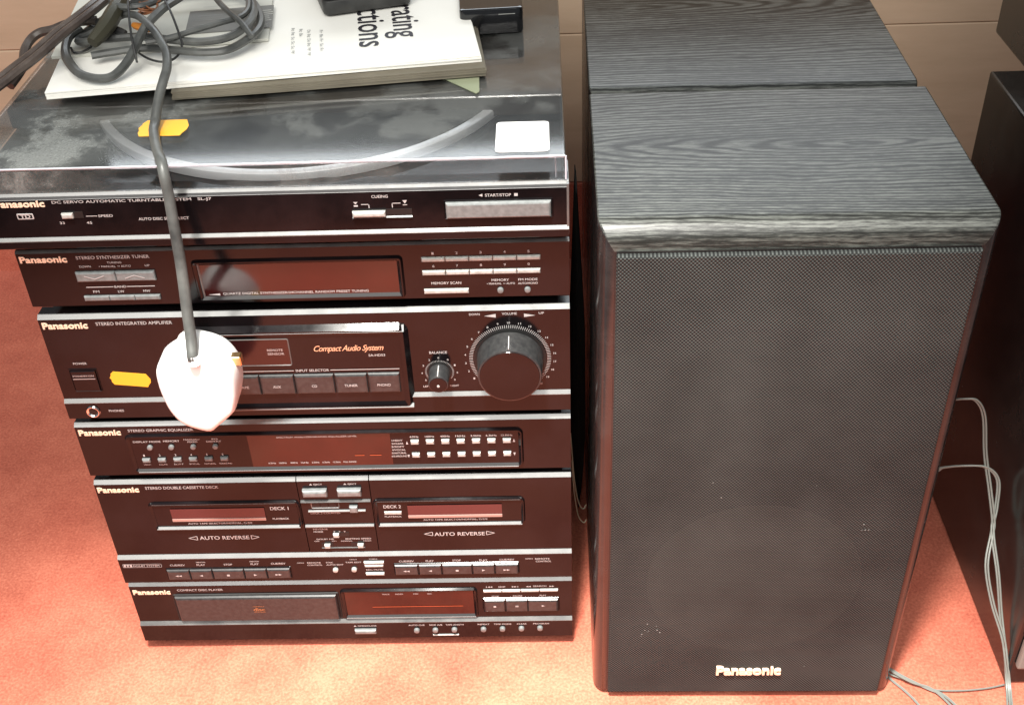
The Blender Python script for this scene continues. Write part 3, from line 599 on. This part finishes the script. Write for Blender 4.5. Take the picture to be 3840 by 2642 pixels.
p.build('window_lettering', dim_m, cw, flip=False)
p = MB()
for t_, x_, z_, w_, h_ in (('COMPACT DISC PLAYER', 57.8, 72.4, 37.6, 2.3), ('SKIP', 303.5, 71.2, 5.7, 1.6), ('SEARCH', 334.1, 71.6, 10.6, 1.6), ('STOP', 297.7, 59.9, 5.8, 1.7), ('PAUSE', 315.9, 60.1, 7.6, 1.7), ('PLAY', 336.5, 60.4, 5.3, 1.7)): T(p, t_, x_, z_, w_, h_, PY)
for x, d in ((292.8, 'l'), (294.8, 'l'), (312.6, 'r'), (314.6, 'r'), (323.9, 'l'), (325.9, 'l'), (342.9, 'r'), (344.9, 'r')): tri(p, x, 71.2, 2.0, 1.6, d, PY)
bar(p, 290.8, 291.3, 70.4, 72, PY); bar(p, 316.2, 316.7, 70.4, 72, PY)
YC = -.0024 + PY
for t_, x_, w_ in (('▲ OPEN/CLOSE', 188.1, 19.2), ('AUTO CUE', 231, 13.5), ('SIDE A/B', 247, 10.9), ('TAPE LENGTH', 262.7, 15), ('REPEAT', 286.7, 9.8), ('TIME MODE', 302.4, 14.5), ('CLEAR', 318.3, 8.2), ('PROGRAM', 334.3, 13.1)): T(p, t_, x_, 28.6, w_, 1.7, YC)
p.build('printed_lettering', print_m, cp, flip=False)
buttons(cp, [(295.8, 66.6, 14.7, 2.5), (311, 66.6, 14.7, 2.5), (326.2, 66.7, 14.7, 2.5), (341.4, 66.8, 14.7, 2.5)], silver_m, 0, .0016, .0008)
MB().ring(.2868, .3500, .0415, .0578, 0, .0011, .0006, .001).build('button_surround', panel_m, cp)
p = MB()
for x, w_ in ((297, 16.6), (315, 17.8), (336.4, 24.4)): MB().btn((x - w_ / 2) * S, (x + w_ / 2) * S, .0427, .0566, 0, -.0024, .0015).build('transport_button', btn_m, cp)
bar(p, 296, 298, 49.2, 51.2, -.0028); bar(p, 314, 314.8, 49.3, 51.3, -.0028); bar(p, 315.4, 316.2, 49.3, 51.3, -.0028); tri(p, 336.6, 50.4, 2.6, 2.2, 'r', -.0028)
p.build('button_symbols', print_m, cp, flip=False)
buttons(cp, [(188.1, 22.6, 17.8, 4.6)], grey_m, -.0024, .003, .0014, 'open_button'); buttons(cp, [(254.7, 15.9, 21.6, 1.5)], silver_m, -.0024, .0009, .0005, 'indicator_bar')
roundbtns(cp, [(230.8, 22.4), (246.3, 22.6), (262.2, 22.8), (286.4, 22.9), (302.2, 23.1), (317.9, 23.3), (333.3, 23.5)], grey_m, -.0024, .0024, .0024)

# ============================================================ record player
TX0, TX1, TY = -.018, .3597, -.010
rp = root('record_player', 'black record player under a dusty smoked lid, topmost unit of the stack', 'record player', (.17, .16, .4059), 'stacked hi-fi separates')
MB().extx([(.004, .4059), (TY - .0012, .4059), (TY - .0018, .4066), (TY - .0018, .4118), (TY, .4134), (TY, .4408), (TY + .0026, .4436), (.004, .4436)], TX0, TX1).build('front_panel', panel_m, rp)
e = .0002
MB().extx([(TY - .0018 - e, .4113), (TY - .0018 - e, .4119), (TY - e, .4137), (TY + .0004, .4137), (TY + .0004, .4113)], TX0, TX1).build('ledge_trim', trim_m, rp)
MB().extx([(TY - e, .4404), (TY + .0026, .4436 + e), (TY + .0040, .4436 + e), (TY + .0040, .4429), (TY + .0004, .4404)], TX0, TX1).build('top_trim', trim_m, rp)
MB().box(TX1 - .0012, TX1 + .0002, TY - .0008, .02, .4075, .4430).build('end_trim', trim_m, rp)
MB().bbox(TX0 + .001, TX1 - .001, .004, .400, .4068, .4420, .0012, 1).build('plinth', rear_m if 0 else gloss_m, rp)
for x in (.045, .325):
    for y in (.04, .28): MB().cylz(x, y, [(.3972, .014), (.4070, .016)], 20).build('foot', rubber_m, rp, True)
pl = MB().cylz(.178, .1515, [(.4421, .1475), (.4424, .1500), (.4465, .1506), (.4482, .1502), (.4488, .1492), (.4489, .1450)], 120).build('platter', rim_m, rp, True)
MB().cylz(.178, .1515, [(.4486, .1448), (.4496, .1440)], 96).build('platter_mat', matt_m, pl, True)
# lid
a = .0022
lid = MB(); x0, x1, ly0, ly1, lz0, lz1 = TX0 + .0012, TX1 - .0016, -.0080, .0820, .4440, .4612
lid.bbox(x0, x1, ly0, .398, lz1 - a, lz1, .0007, 2); lid.bbox(x0, x1, ly0, ly0 + a, lz0, lz1 - a - .0001, .0006, 2)
lid.bbox(x0, x0 + a, ly0 + a, ly1, lz0, lz1 - a - .0001, .0005, 1); lid.bbox(x1 - a, x1, ly0 + a, ly1, lz0, lz1 - a - .0001, .0005, 1)
lid.build('dust_cover', acrylic_m, rp)
edge = mat('polished_acrylic_edge', (.55, .56, .62), .2, .8)
MB().tube([(x0 + .001, ly0 - .0001, lz1 - .0004), ((x0 + x1) / 2, ly0 - .0001, lz1 - .0004), (x1 - .0004, ly0 - .0001, lz1 - .0004)], .0006, 8, 2).build('lid_front_edge', edge, rp, True)
MB().tube([(x1 + .0001, ly0, lz0 + .001), (x1 + .0001, ly0, lz1 - .0006)], .0006, 8, 2).build('lid_corner_edge', edge, rp, True)
MB().tube([(x1 - .0060, ly0 + .0026, lz0 + .001), (x1 - .0060, ly0 + .0026, lz1 - .003)], .0004, 8, 2).build('lid_inner_edge', edge, rp, True)
MB().tube([(x0 + .001, ly0 + .0030, lz1 - .0030), (x1 - .006, ly0 + .0030, lz1 - .0030)], .00035, 8, 2).build('lid_inner_edge', edge, rp, True)
MB().bbox(TX0 + .0012, TX1 - .0016, .0824, .398, .4440, .4586, .0008, 1).build('rear_reflection_slab', rear_m, rp)  # added slab; its front edge draws where the mirrored wall ends
logo(rp, 19.0, 438.0, 31.5, 4.6, TY)
p = MB(); YT = TY + PY
for t_, x_, z_, w_, h_ in (('DC SERVO AUTOMATIC TURNTABLE SYSTEM   SL-J7', 89.5, 438.4, 100, 2.5), ('SPEED', 70.8, 428.3, 9.2, 1.8), ('33', 42.3, 423.9, 3.2, 1.8), ('45', 59.4, 423.6, 3.5, 1.8), ('AUTO DISC SIZE SELECT', 106.9, 425.4, 31.9, 2.0), ('CUEING', 243.5, 437.2, 10.2, 2.0), ('START/STOP', 316.4, 436.2, 16, 2.0)): T(p, t_, x_, z_, w_, h_, YT)
bar(p, 58.5, 65.5, 428.1, 428.6, YT); tri(p, 305.6, 436.3, 2.4, 2.1, 'l', YT); bar(p, 326.3, 328.5, 435.2, 437.2, YT)
tri(p, 228.1, 432.9, 2.8, 1.6, 'd', YT); bar(p, 226.9, 229.4, 430.4, 431.5, YT); tri(p, 258.7, 433.0, 2.8, 2.4, 'd', YT); bar(p, 257.3, 260, 430.7, 431.2, YT)
bar(p, 231.5, 236.5, 431.6, 432.1, YT); bar(p, 236.0, 236.5, 429.2, 432.1, YT); bar(p, 250.5, 256, 432.0, 432.5, YT); bar(p, 250.5, 251, 429.2, 432.5, YT)
p.build('printed_lettering', print_m, rp, flip=False)
p = MB(); p.ring(.0150, .0255, .4270, .4312, YT + .0001, .0008, .0002, .0008); T(p, 'TD', 20.2, 429.1, 6.6, 2.6, YT, .03); p.build('turntable_emblem', print_m, rp, flip=False)
sl = MB().box(.0435, .0570, TY - .0004, TY + .0006, .4272, .4318).build('speed_slot', slot_m, rp)
MB().btn(.0438, .0510, .4277, .4313, TY - .0002, TY - .0026, .0009).build('speed_switch', silver_m, sl)
sl = MB().box(.2253, .2626, TY - .0004, TY + .0006, .4232, .4282).build('cueing_slot', slot_m, rp)
MB().btn(.2256, .2462, .4238, .4276, TY - .0002, TY - .0032, .0012).build('cueing_switch', silver_m, sl)
MB().extx([(TY - .0012, .4226), (TY - .0004, .4234), (TY, .4234), (TY, .4226)], .2253, .2626).build('slot_lip', trim_m, rp)
MB().ring(.2822, .3502, .4196, .4334, TY, .0014, .0008, .001).build('button_surround', panel_m, rp)
MB().btn(.2838, .3488, .4212, .4324, TY, TY - .0032, .0014).build('start_stop_button', grey_m, rp)
sticker(rp, 0, 0, .0320, .0225, 0, 0, up=(0, 1, 0), org=(.1010, .0425, .4613), lb='orange price sticker crossed by the mains cord')
wl = MB()
pts = []
for cx, cy, a0 in ((.3455, .0000, -90), (.3455, .0345, 0), (.3185, .0345, 90), (.3185, .0000, 180)):
    for k in range(6): a_ = math.radians(a0 + 18 * k); pts.append((cx + .003 * math.cos(a_), cy + .003 * math.sin(a_)))
wl.loops([[(x, y, .4613) for x, y in pts], [(x, y, .46155) for x, y in pts]], True, True)
o_ = wl.build('paper_label', label_m, rp); o_['label'] = 'blank white rectangular label on the right of the lid'

# ============================================================ papers on the lid
def sheets(name, m, parent, cx, cy, w, d, z, th, ang, curl=.0, seed=0, jitter=.0, n=1):
    rnd = random.Random(seed); out = []
    for k in range(n):
        mb = MB(); a_ = math.radians(ang + rnd.uniform(-jitter, jitter) * 300); ca, sa = math.cos(a_), math.sin(a_)
        ox, oy = rnd.uniform(-jitter, jitter), rnd.uniform(-jitter, jitter); NX, NY = 14, 8; zz = z + k * (th + .0001)
        top = []; bot = []
        for j in range(NY + 1):
            for i in range(NX + 1):
                u = i / NX * w; v = j / NY * d
                h = curl * (math.sin(i / NX * 5 + seed) * .5 + .5) * (1 - j / NY) ** 2
                X = cx + ox + u * ca - v * sa; Y = cy + oy + u * sa + v * ca
                top.append((X, Y, zz + th + h)); bot.append((X, Y, zz + h))
        q = []
        M_ = NX + 1
        for j in range(NY):
            for i in range(NX): q.append((j * M_ + i, j * M_ + i + 1, (j + 1) * M_ + i + 1, (j + 1) * M_ + i))
        per = [i for i in range(M_)] + [j * M_ + NX for j in range(1, NY + 1)] + [NY * M_ + i for i in range(NX - 1, -1, -1)] + [j * M_ for j in range(NY - 1, 0, -1)]
        nt = len(top); fs = q + [tuple(nt + i for i in f_[::-1]) for f_ in q]
        fs += [(per[i], nt + per[i], nt + per[(i + 1) % len(per)], per[(i + 1) % len(per)]) for i in range(len(per))]
        mb.add(top + bot, fs); o = mb.build(name, m, parent); out.append(o)
    return out
r = root('loose_sheet', 'pale green paper sheet poking out under the old booklets at right', 'paper', (.17, .16, .4616)); MB().loops([[(.235, .150, z_), (.2790, .1040, z_), (.3010, .0800, z_), (.3030, .0830, z_), (.3000, .150, z_)] for z_ in (.4616, .4622)], True, True).build('sheet', green_paper, r)
r = root('old_booklet', 'aged grey-brown booklets edge-on beneath the white instruction booklet', 'booklet', (.16, .18, .463))
sheets('page', grey_paper, r, .0980, .0805, .210, .19, .4628, .0010, 6.8, .0005, 3, .0008, 5)
r = root('instruction_booklet', 'thick white booklet reading Operating Instructions lying across the lid', 'booklet', (.15, .17, .469))
sheets('page', white_paper, r, .0166, .0736, .290, .20, .4688, .0011, 8.2, .0003, 5, .0005, 3)
cv = sheets('cover', white_paper, r, .0166, .0740, .2895, .20, .4726, .0009, 8.2, .0002, 9, 0, 1)[0]
ang = math.radians(8.2); A_ = Vector((math.cos(ang), math.sin(ang), 0)); Bv = Vector((-math.sin(ang), math.cos(ang), 0))
p = MB()
def PT(mb, s, c, length, height, bold=.0):
    vs, fs = glyphs(s, bold); o = Vector(c); return mb.add([tuple(o + (-Bv) * (a * length) + A_ * (b * height)) for a, b in vs], fs)
ZP = .4740
PT(p, 'Operating', (.2400, .2060, ZP), .112, .0270, .006); PT(p, 'Instructions', (.2180, .2060, ZP), .142, .0205, .006)
p.build('title_lettering', ink_m, cv, flip=False)
p = MB(); rnd = random.Random(2)
for k, (x, y0_, n_) in enumerate(((.166, .170, 6), (.172, .168, 2), (.178, .166, 6), (.187, .165, 5))):
    for i in range(n_):
        PT(p, rnd.choice(['Sc', 'Be', 'sy', 'El', 'Fr', 'De', 'It']), (x + i * .0013, y0_ - i * .0082, ZP), .0055, .0024)
p.build('small_print', ink2_m, cv, flip=False)
r = root('leaflet', 'pale grey leaflet with dark photo panel under the coiled cable', 'leaflet', (.08, .2, .474))
lf = sheets('page', cover_paper, r, .0040, .1290, .150, .14, .4739, .0009, 8.0, .0004, 4, .0006, 2)
p = MB(); o = Vector((.0840, .1560, .4765))
def quad(mb, c, w, d, z): mb.add([tuple(Vector((c[0], c[1], z))), tuple(Vector((c[0], c[1], z)) + A_ * w), tuple(Vector((c[0], c[1], z)) + A_ * w + Bv * d), tuple(Vector((c[0], c[1], z)) + Bv * d)], [(0, 1, 2, 3)])
quad(p, (.0900, .1600), .062, .045, .4766); p.build('printed_panel', mat('grey_photo_print', (.16, .16, .15), .6), lf[-1], flip=False)
p = MB()
for i in range(9): quad(p, (.138 + (i % 2) * .0006, .1690 + i * .0040), .010 - (i % 3) * .0015, .0013, .4768)
p.build('panel_text', mat('light_print', (.55, .55, .5), .6), lf[-1], flip=False)
p = MB()
for i in range(5): quad(p, (.092, .176 + i * .009), .034, .0004, .4768)
p.build('rule_lines', ink2_m, lf[-1], flip=False)

# ============================================================ cables on the lid
mc = root('mains_lead', 'grey-black mains lead coiled on the papers and hanging to its white plug', 'power cable', (.1, .1, .475))
drop = [(.02, .145, .482), (.030, .139, .487), (.043, .144, .492), (.053, .150, .496), (.067, .139, .499), (.082, .119, .498), (.091, .104, .495), (.097, .092, .491), (.1, .078, .487), (.0995, .068, .483), (.098, .058, .477), (.0975, .048, .471), (.0975, .040, .4665), (.099, .030, .4650),
        (.1075, .005, .4652), (.1135, -.009, .4650), (.1160, -.0165, .4600), (.1172, -.0205, .4468), (.1179, -.026, .4267), (.1186, -.032, .4033), (.1188, -.040, .3786), (.1194, -.047, .3609), (.1202, -.054, .3500), (.1203, -.0530, .3460)]
MB().tube(drop, lambda t: .0023 + .0011 * t, 10, 6, 1.12).build('cord', cable_m, mc, True)
coil = [(.037, .116, .481), (.050, .121, .481), (.072, .127, .481), (.097, .120, .481), (.115, .116, .481), (.13, .119, .481), (.141, .134, .482), (.146, .154, .483), (.141, .179, .484), (.126, .208, .486), (.100, .222, .488), (.070, .22, .488), (.045, .20, .486), (.028, .170, .484), (.021, .140, .482), (.043, .131, .4865), (.069, .132, .487), (.097, .123, .487), (.115, .120, .487), (.131, .124, .488), (.140, .140, .489), (.141, .165, .490), (.133, .19, .491), (.118, .214, .492)]
MB().tube(coil, .0027, 8, 6, 1.2).build('cord', cable_m, mc, True)
loop1 = [(.02, .152, .486), (.014, .142, .484), (.017, .122, .481), (.028, .102, .479), (.039, .089, .4785), (.052, .083, .4785), (.061, .087, .479), (.068, .101, .484), (.073, .119, .493), (.077, .128, .498), (.083, .146, .501), (.088, .167, .500), (.092, .189, .498), (.100, .214, .496)]
MB().tube(loop1, .0027, 8, 6, 1.2).build('cord', cable_m, mc, True)
MB().tube([(.077, .114, .490), (.093, .119, .491), (.108, .128, .492), (.124, .138, .493), (.135, .147, .493), (.138, .161, .493), (.135, .181, .494), (.129, .205, .494)], .0021, 8, 6).build('cord', cable_m, mc, True)
MB().tube([(.104, .196, .496), (.115, .172, .496), (.128, .149, .496), (.139, .134, .494), (.147, .124, .488)], .0021, 8, 6).build('cord', cable_m, mc, True)
MB().tube([(.088, .205, .503), (.083, .185, .503), (.080, .165, .503), (.072, .150, .503), (.060, .146, .503), (.050, .150, .503), (.042, .165, .502), (.038, .19, .50)], .0024, 8, 6).build('cord', cable_m, mc, True)
# plug
PO = [(.1106, .3537), (.1052, .3498), (.1043, .3468), (.0967, .3421), (.0925, .3376), (.0915, .3331), (.0914, .322), (.0932, .3082), (.0951, .3015), (.0984, .2947), (.1039, .2891), (.1154, .2844), (.1202, .2843), (.1248, .2886), (.1368, .2993), (.1383, .3029), (.1411, .313), (.1418, .3248), (.1411, .3318), (.1379, .3394), (.1335, .3452), (.1278, .3487), (.1193, .3517)]
def smooth_outline(P, it=2):
    for _ in range(it):
        Q = []
        for i in range(len(P)):
            a_, b_2 = Vector(P[i]), Vector(P[(i + 1) % len(P)]); Q += [tuple(a_ * .78 + b_2 * .22), tuple(a_ * .22 + b_2 * .78)]
        P = Q
    return P
PO = smooth_outline(PO, 1); cx, cz = .1166, .3185
lps = [[(cx + (x - cx) * k, y, cz + (z - cz) * k + dz) for x, z in PO] for y, k, dz in ((-.0235, .93, -.001), (-.0250, .97, -.001), (-.030, 1.0, 0), (-.0445, 1.0, 0), (-.0490, .985, 0), (-.0520, .95, 0), (-.0535, .89, 0), (-.0540, .80, 0), (-.0541, .4, 0))]
pg = MB().loops(lps, True, True).build('plug', plug_m, mc, True)
pg['label'] = 'white three-pin plug hanging in front of the amplifier'
MB().bbox(.1360, .1450, -.0390, -.0325, .3300, .3372, .0006, 1).build('pin', brass_m, pg)
MB().tube([(.1202, -.0535, .3505), (.1203, -.0545, .3440)], .0038, 12, 2).build('cord_grip', plug_m, pg, True)
# twin flat lead running off to the left
fl = root('twin_lead', 'pair of brown-black cables slanting off the left edge of the record player', 'cable', (.0, .1, .48))
dg_ = [(.046, .225, .503), (.037, .185, .501), (.03, .149, .500), (.017, .123, .495), (.007, .101, .490), (-.004, .085, .485), (-.013, .079, .480), (-.030, .066, .472), (-.060, .045, .460)]
brcable_m = dusty(mat('brown_black_cable', (.04, .03, .025), .4), (.040, .028, .024), (.11, .085, .07), 45, .3, .7, .3, .5)
for k in (-1, 1): MB().tube([(x + k * .0029, y - k * .0030, z_ + .0003 * k) for x, y, z_ in dg_], .0030, 8, 6, 1.1).build('cord', brcable_m, fl, True)
fb = root('bent_lead', 'black cable bending back on itself at the left rear of the lid', 'cable', (-.01, .15, .48))
MB().tube([(.030, .160, .489), (.012, .156, .489), (.0, .153, .486), (-.010, .153, .484), (-.016, .148, .481), (-.017, .136, .478), (-.016, .122, .471), (-.020, .105, .4655)], .0033, 8, 6).build('cord', brcable_m, fb, True)
tw = root('wire_tangle', 'thin black wires tangled with small plugs over the coiled lead', 'wires', (.07, .14, .49))
for q in ([(.052, .185, .507), (.057, .160, .508), (.063, .136, .506), (.070, .110, .497), (.075, .095, .484)], [(.060, .150, .504), (.060, .165, .506), (.068, .175, .506), (.078, .172, .505), (.083, .158, .503)], [(.068, .190, .504), (.078, .165, .506), (.094, .130, .502), (.104, .108, .490)], [(.062, .130, .480), (.070, .120, .479), (.079, .112, .4785), (.088, .108, .4785), (.095, .114, .4785), (.096, .130, .480), (.088, .14, .484)], [(.016, .136, .479), (.020, .130, .478), (.026, .131, .478), (.030, .138, .479), (.030, .146, .482)]):
    MB().tube(q, .0008, 6, 6).build('wire', thin_m, tw, True)
for q, m_, r_ in (([(.040, .116, .490), (.046, .130, .495), (.049, .148, .5), (.050, .165, .503)], olive_m, .0055), ([(.034, .150, .492), (.044, .142, .490), (.056, .138, .487)], rubber_m, .0032), ([(.060, .146, .490), (.066, .142, .490), (.073, .139, .489)], orangew_m, .0026)):
    MB().tube(q, lambda t, r_=r_: r_ * (.75 + .35 * math.sin(t * 3.1)), 8, 4).build('connector', m_, tw, True)
knot = []
for i in range(46): a_ = i * .9; knot.append((.0715 + .0065 * math.cos(a_) * (1 + .2 * math.sin(i)), .1500 + .0062 * math.sin(a_ * 1.13), .500 + .003 * math.sin(a_ * .61)))
MB().tube(knot, .0007, 5, 3).build('twisted_tie', brown_m, tw, True)

# adapter and glossy box on the lid
ad = root('power_adapter', 'rounded black plastic adapter resting on the white booklet lettering', 'adapter', (.21, .22, .4745), rz=math.radians(17), local=True)
# built in its own frame, near left corner at (-.025,-.04)
def rbox(w, d, z0, z1, r, b):
    def lp(o, z):
        pts = []; R = max(r - o, .0006)
        for cx_, cy_, a0 in ((w - o - R, o + R, -90), (w - o - R, d - o - R, 0), (o + R, d - o - R, 90), (o + R, o + R, 180)):
            for k in range(6): a_ = math.radians(a0 + 18 * k); pts.append((cx_ + R * math.cos(a_), cy_ + R * math.sin(a_), z))
        return pts
    return MB().loops([lp(b, z0), lp(b * .3, z0 + b * .3), lp(0, z0 + b), lp(0, z1 - b), lp(b * .3, z1 - b * .3), lp(b, z1), lp(b * 2, z1)], True, True)
ad.location = (.1860, .1900, .4752)
rbox(.066, .095, 0, .0108, .006, .0014).build('lower_shell', adapter_m, ad, True); rbox(.066, .095, .0112, .026, .006, .0022).build('upper_shell', adapter_m, ad, True)
gb = root('glossy_box', 'flat glossy black box at the right rear of the record player lid', 'box', (.286, .1790, .4616), rz=math.radians(4), local=True)
rbox(.046, .11, 0, .019, .005, .0016).build('body', gloss_m, gb, True)
MB().box(.028, .040, -.0003, .0002, .0148, .0152).build('front_slit', silver_m, gb)

# ============================================================ loudspeakers
def speaker(name, label, sx, sy, yaw, w, h, d, front, vm):
    r = root(name, label, 'loudspeaker', (sx, sy, 0), 'pair of black loudspeakers standing one behind the other', yaw, True)
    iL, iR, iT, iB, D = .0100, .0100, .0165, .0060, .0140
    lps = []
    for k in range(9):
        a_ = math.radians(90 * k / 8); f_ = 1 - math.sin(a_); y = D * (1 - math.cos(a_))
        lps.append([(iL * f_, y, .001 + iB * f_), (w - iR * f_, y, .001 + iB * f_), (w - iR * f_, y, h - iT * f_), (iL * f_, y, h - iT * f_)])
    lps.append([(0, d, .001), (w, d, .001), (w, d, h), (0, d, h)])
    o = MB().loops(lps, True, True).build('cabinet', vm, r, True); o.data.materials.append(side_m)
    for p_ in o.data.polygons: p_.material_index = 0 if p_.normal.z > .04 else 1
    bv = o.modifiers.new('edge', 'BEVEL'); bv.width = .0012; bv.segments = 2; bv.limit_method = 'ANGLE'; bv.angle_limit = math.radians(50)
    if front:
        MB().ring(.0100, w - .0100, .0066, h - .0162, .0004, .0010, .0004, .001).build('grille_gap', slot_m, r)
        gx0, gx1, gz0, gz1 = .0112, w - .0112, .0078, h - .0176
        bf = MB().box(gx0, gx1, -.0006, .0002, gz0, gz1).build('baffle', baffle_m, r)
        wx, wz = .1160, .1330
        cn = MB(); lp = []
        for y, rr_ in ((-.0008, .078), (-.0012, .0775), (-.0012, .076), (-.0010, .072), (-.0009, .030), (-.0022, .024), (-.0026, .010)):
            lp.append([(wx + math.cos(2 * math.pi * i / 56) * rr_, y, wz + math.sin(2 * math.pi * i / 56) * rr_) for i in range(56)])
        cn.loops(lp, False, True).build('woofer', cone_m, r, True)
        g = MB(); c_ = .0016
        g.loops([[(gx0, .0, gz0), (gx1, .0, gz0), (gx1, .0, gz1), (gx0, .0, gz1)], [(gx0, -.0028, gz0), (gx1, -.0028, gz0), (gx1, -.0028, gz1), (gx0, -.0028, gz1)],
                 [(gx0 + c_ * .4, -.0038, gz0 + c_ * .4), (gx1 - c_ * .4, -.0038, gz0 + c_ * .4), (gx1 - c_ * .4, -.0038, gz1 - c_ * .4), (gx0 + c_ * .4, -.0038, gz1 - c_ * .4)],
                 [(gx0 + c_, -.0042, gz0 + c_), (gx1 - c_, -.0042, gz0 + c_), (gx1 - c_, -.0042, gz1 - c_), (gx0 + c_, -.0042, gz1 - c_)]], False, True)
        g.build('grille', cloth_m, r)
        lg = MB(); T(lg, 'Panasonic', 120.2, 36.6, 50, 9.2, -.0066, .028)
        lo = lg.build('logo', logo_m, r, flip=False); lo['label'] = 'raised pale gold maker badge'; md = lo.modifiers.new('thick', 'SOLIDIFY'); md.thickness = .0022; md.offset = -1
        rnd = random.Random(5); dm = MB()
        for cx_, cz_, n_, s_ in ((.042, .083, 9, .005), (.185, .19, 5, .003), (.13, .028, 2, .003), (.16, .04, 1, .002), (.10, .20, 2, .03), (.15, .30, 2, .05)):
            for _ in range(n_):
                px, pz = cx_ + rnd.gauss(0, s_), cz_ + rnd.gauss(0, s_ * .7); q = rnd.uniform(.00015, .0005)
                dm.box(px - q, px + q, -.0046, -.0042, pz - q * .7, pz + q * .7)
        if dm.v: st = dm.build('lint', mat('pale_lint', (.15, .15, .14), .8), r); st['kind'] = 'stuff'
    return r
speaker('loudspeaker', 'front black ash loudspeaker with mesh grille, standing nearest on red floor', .3757, -.0520, -.009, .2356, .4362, .1830, True, ash_m)
speaker('loudspeaker', 'second black ash loudspeaker hidden behind the grille speaker, only its top showing', .3775, .1325, -.012, .2330, .4352, .2300, False, ash2_m)
# black sleeve hanging in the gap, thin upper part added as its shade
bs = root('pouch_and_gap_shade', 'black drooping pouch, its top drawn out as shade in the narrow gap left of the speakers', 'pouch', (.369, .12, 0))
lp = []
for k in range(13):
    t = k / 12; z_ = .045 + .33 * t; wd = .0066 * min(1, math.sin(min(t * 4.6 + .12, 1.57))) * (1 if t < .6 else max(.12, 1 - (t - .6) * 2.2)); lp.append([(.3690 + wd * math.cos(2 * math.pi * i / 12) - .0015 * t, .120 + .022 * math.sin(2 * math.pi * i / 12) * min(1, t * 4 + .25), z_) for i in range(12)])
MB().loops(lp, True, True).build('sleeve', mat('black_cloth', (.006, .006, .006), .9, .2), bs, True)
wv = root('pale_wires', 'two thin pale wires looping over the black pouch in the gap', 'wires', (.367, .09, 0))
for q in ([(.3620, .0955, .150), (.3640, .0950, .110), (.3668, .0950, .080), (.3700, .0950, .066), (.3730, .0955, .063), (.3748, .097, .066)], [(.3628, .0955, .120), (.3645, .0950, .085), (.3675, .0950, .058), (.3705, .0950, .049), (.3735, .0955, .046), (.375, .097, .048)]): MB().tube(q, .0005, 6, 6).build('wire', palewire_m, wv, True)

# ============================================================ right-hand cabinets
bc = root('black_cabinet', 'tall plain black cabinet at the right edge, standing on the red floor', 'cabinet', (.85, .1, 0))
MB().bbox(.7045, 1.02, -.0460, .2535, .001, .390, .002, 2).build('carcass', cab_m, bc)
MB().bbox(.7070, 1.00, -.0520, -.0462, .0250, .0575, .002, 2).build('front_rail', greybr_m, bc); bc.children[-1]['label'] = 'light grey rail low on the front'
MB().bbox(.7060, 1.00, -.0500, -.0462, .0590, .0800, .001, 1).build('front_band', slot_m, bc)
bb = root('black_box', 'deep black box on top of the tall cabinet in the upper right corner', 'box', (.9, .15, .3905))
MB().bbox(.7320, 1.02, -.02, .3300, .3908, .62, .002, 2).build('body', cab_m, bb)

# ============================================================ speaker wires at right
A1 = [(.600, .14, .19), (.630, .100, .195), (.6568, .0717, .2), (.664, .0644, .205), (.6736, .0625, .205), (.6823, .061, .19), (.6864, .051, .16), (.691, .0379, .135), (.6947, .0254, .112), (.6937, .0196, .103), (.688, .0023, .085), (.6926, -.0144, .06), (.7010, -.0330, .035), (.7040, -.0522, .006), (.6962, -.0827, .003)]
B1 = [(.600, .11, .135), (.630, .075, .138), (.6505, .0544, .14), (.6563, .052, .145), (.672, .0483, .15), (.6879, .0458, .15), (.6975, .0415, .14), (.6974, .0321, .12), (.694, .0205, .105), (.6965, -.0017, .08), (.7000, -.0185, .05), (.7020, -.0380, .028), (.7050, -.0530, .006), (.6986, -.084, .002)]
A1 = A1; w1 = root('speaker_wire', 'grey twin speaker wire leaving the speaker higher up and dropping to the floor', 'wire', (.69, .03, 0), 'grey speaker wires at the right'); MB().twin(A1, .0008, .0009).build('wire_pair', greywire_m, w1, True)
w2 = root('speaker_wire', 'grey twin speaker wire leaving the speaker lower down and crossing the first', 'wire', (.69, .02, 0), 'grey speaker wires at the right'); MB().twin(B1, .0008, .0008).build('wire_pair', greywire_m, w2, True)
FW_ = ([[(.595, -.018, .003), (.609, -.0309, .003), (.6157, -.0389, .004), (.631, -.0458, .004), (.646, -.053, .003), (.6666, -.0543, .003), (.6881, -.0523, .003), (.7030, -.0490, .003)], .0007, 'thin wire curving from the speaker foot across to the black cabinet'],
       [[(.595, -.016, .004), (.6093, -.0295, .005), (.6175, -.0357, .005), (.6274, -.0429, .004), (.642, -.0522, .003), (.6528, -.0587, .003), (.6614, -.0725, .003), (.668, -.09, .003)], .0012, 'grey wire from the speaker foot running out of frame, right of the steepest one'],
       [[(.595, -.020, .002), (.609, -.0309, .002), (.6158, -.0428, .002), (.6245, -.0545, .002), (.6316, -.0677, .002), (.640, -.090, .002)], .0011, 'grey wire from the speaker foot falling most steeply to the bottom edge'],
       [[(.595, -.018, .0065), (.6109, -.0312, .0075), (.6175, -.0392, .007), (.6304, -.0475, .005), (.6422, -.0514, .004), (.649, -.0574, .003), (.6559, -.070, .003), (.661, -.09, .003)], .0010, 'grey wire lying over the others beside the speaker foot'])
for q, r_, lb in FW_:
    w3 = root('floor_wire', lb, 'wire', (.62, -.04, 0), 'grey wires fanning from the speaker foot'); MB().tube(q, r_, 6, 6).build('wire', greywire_m, w3, True)
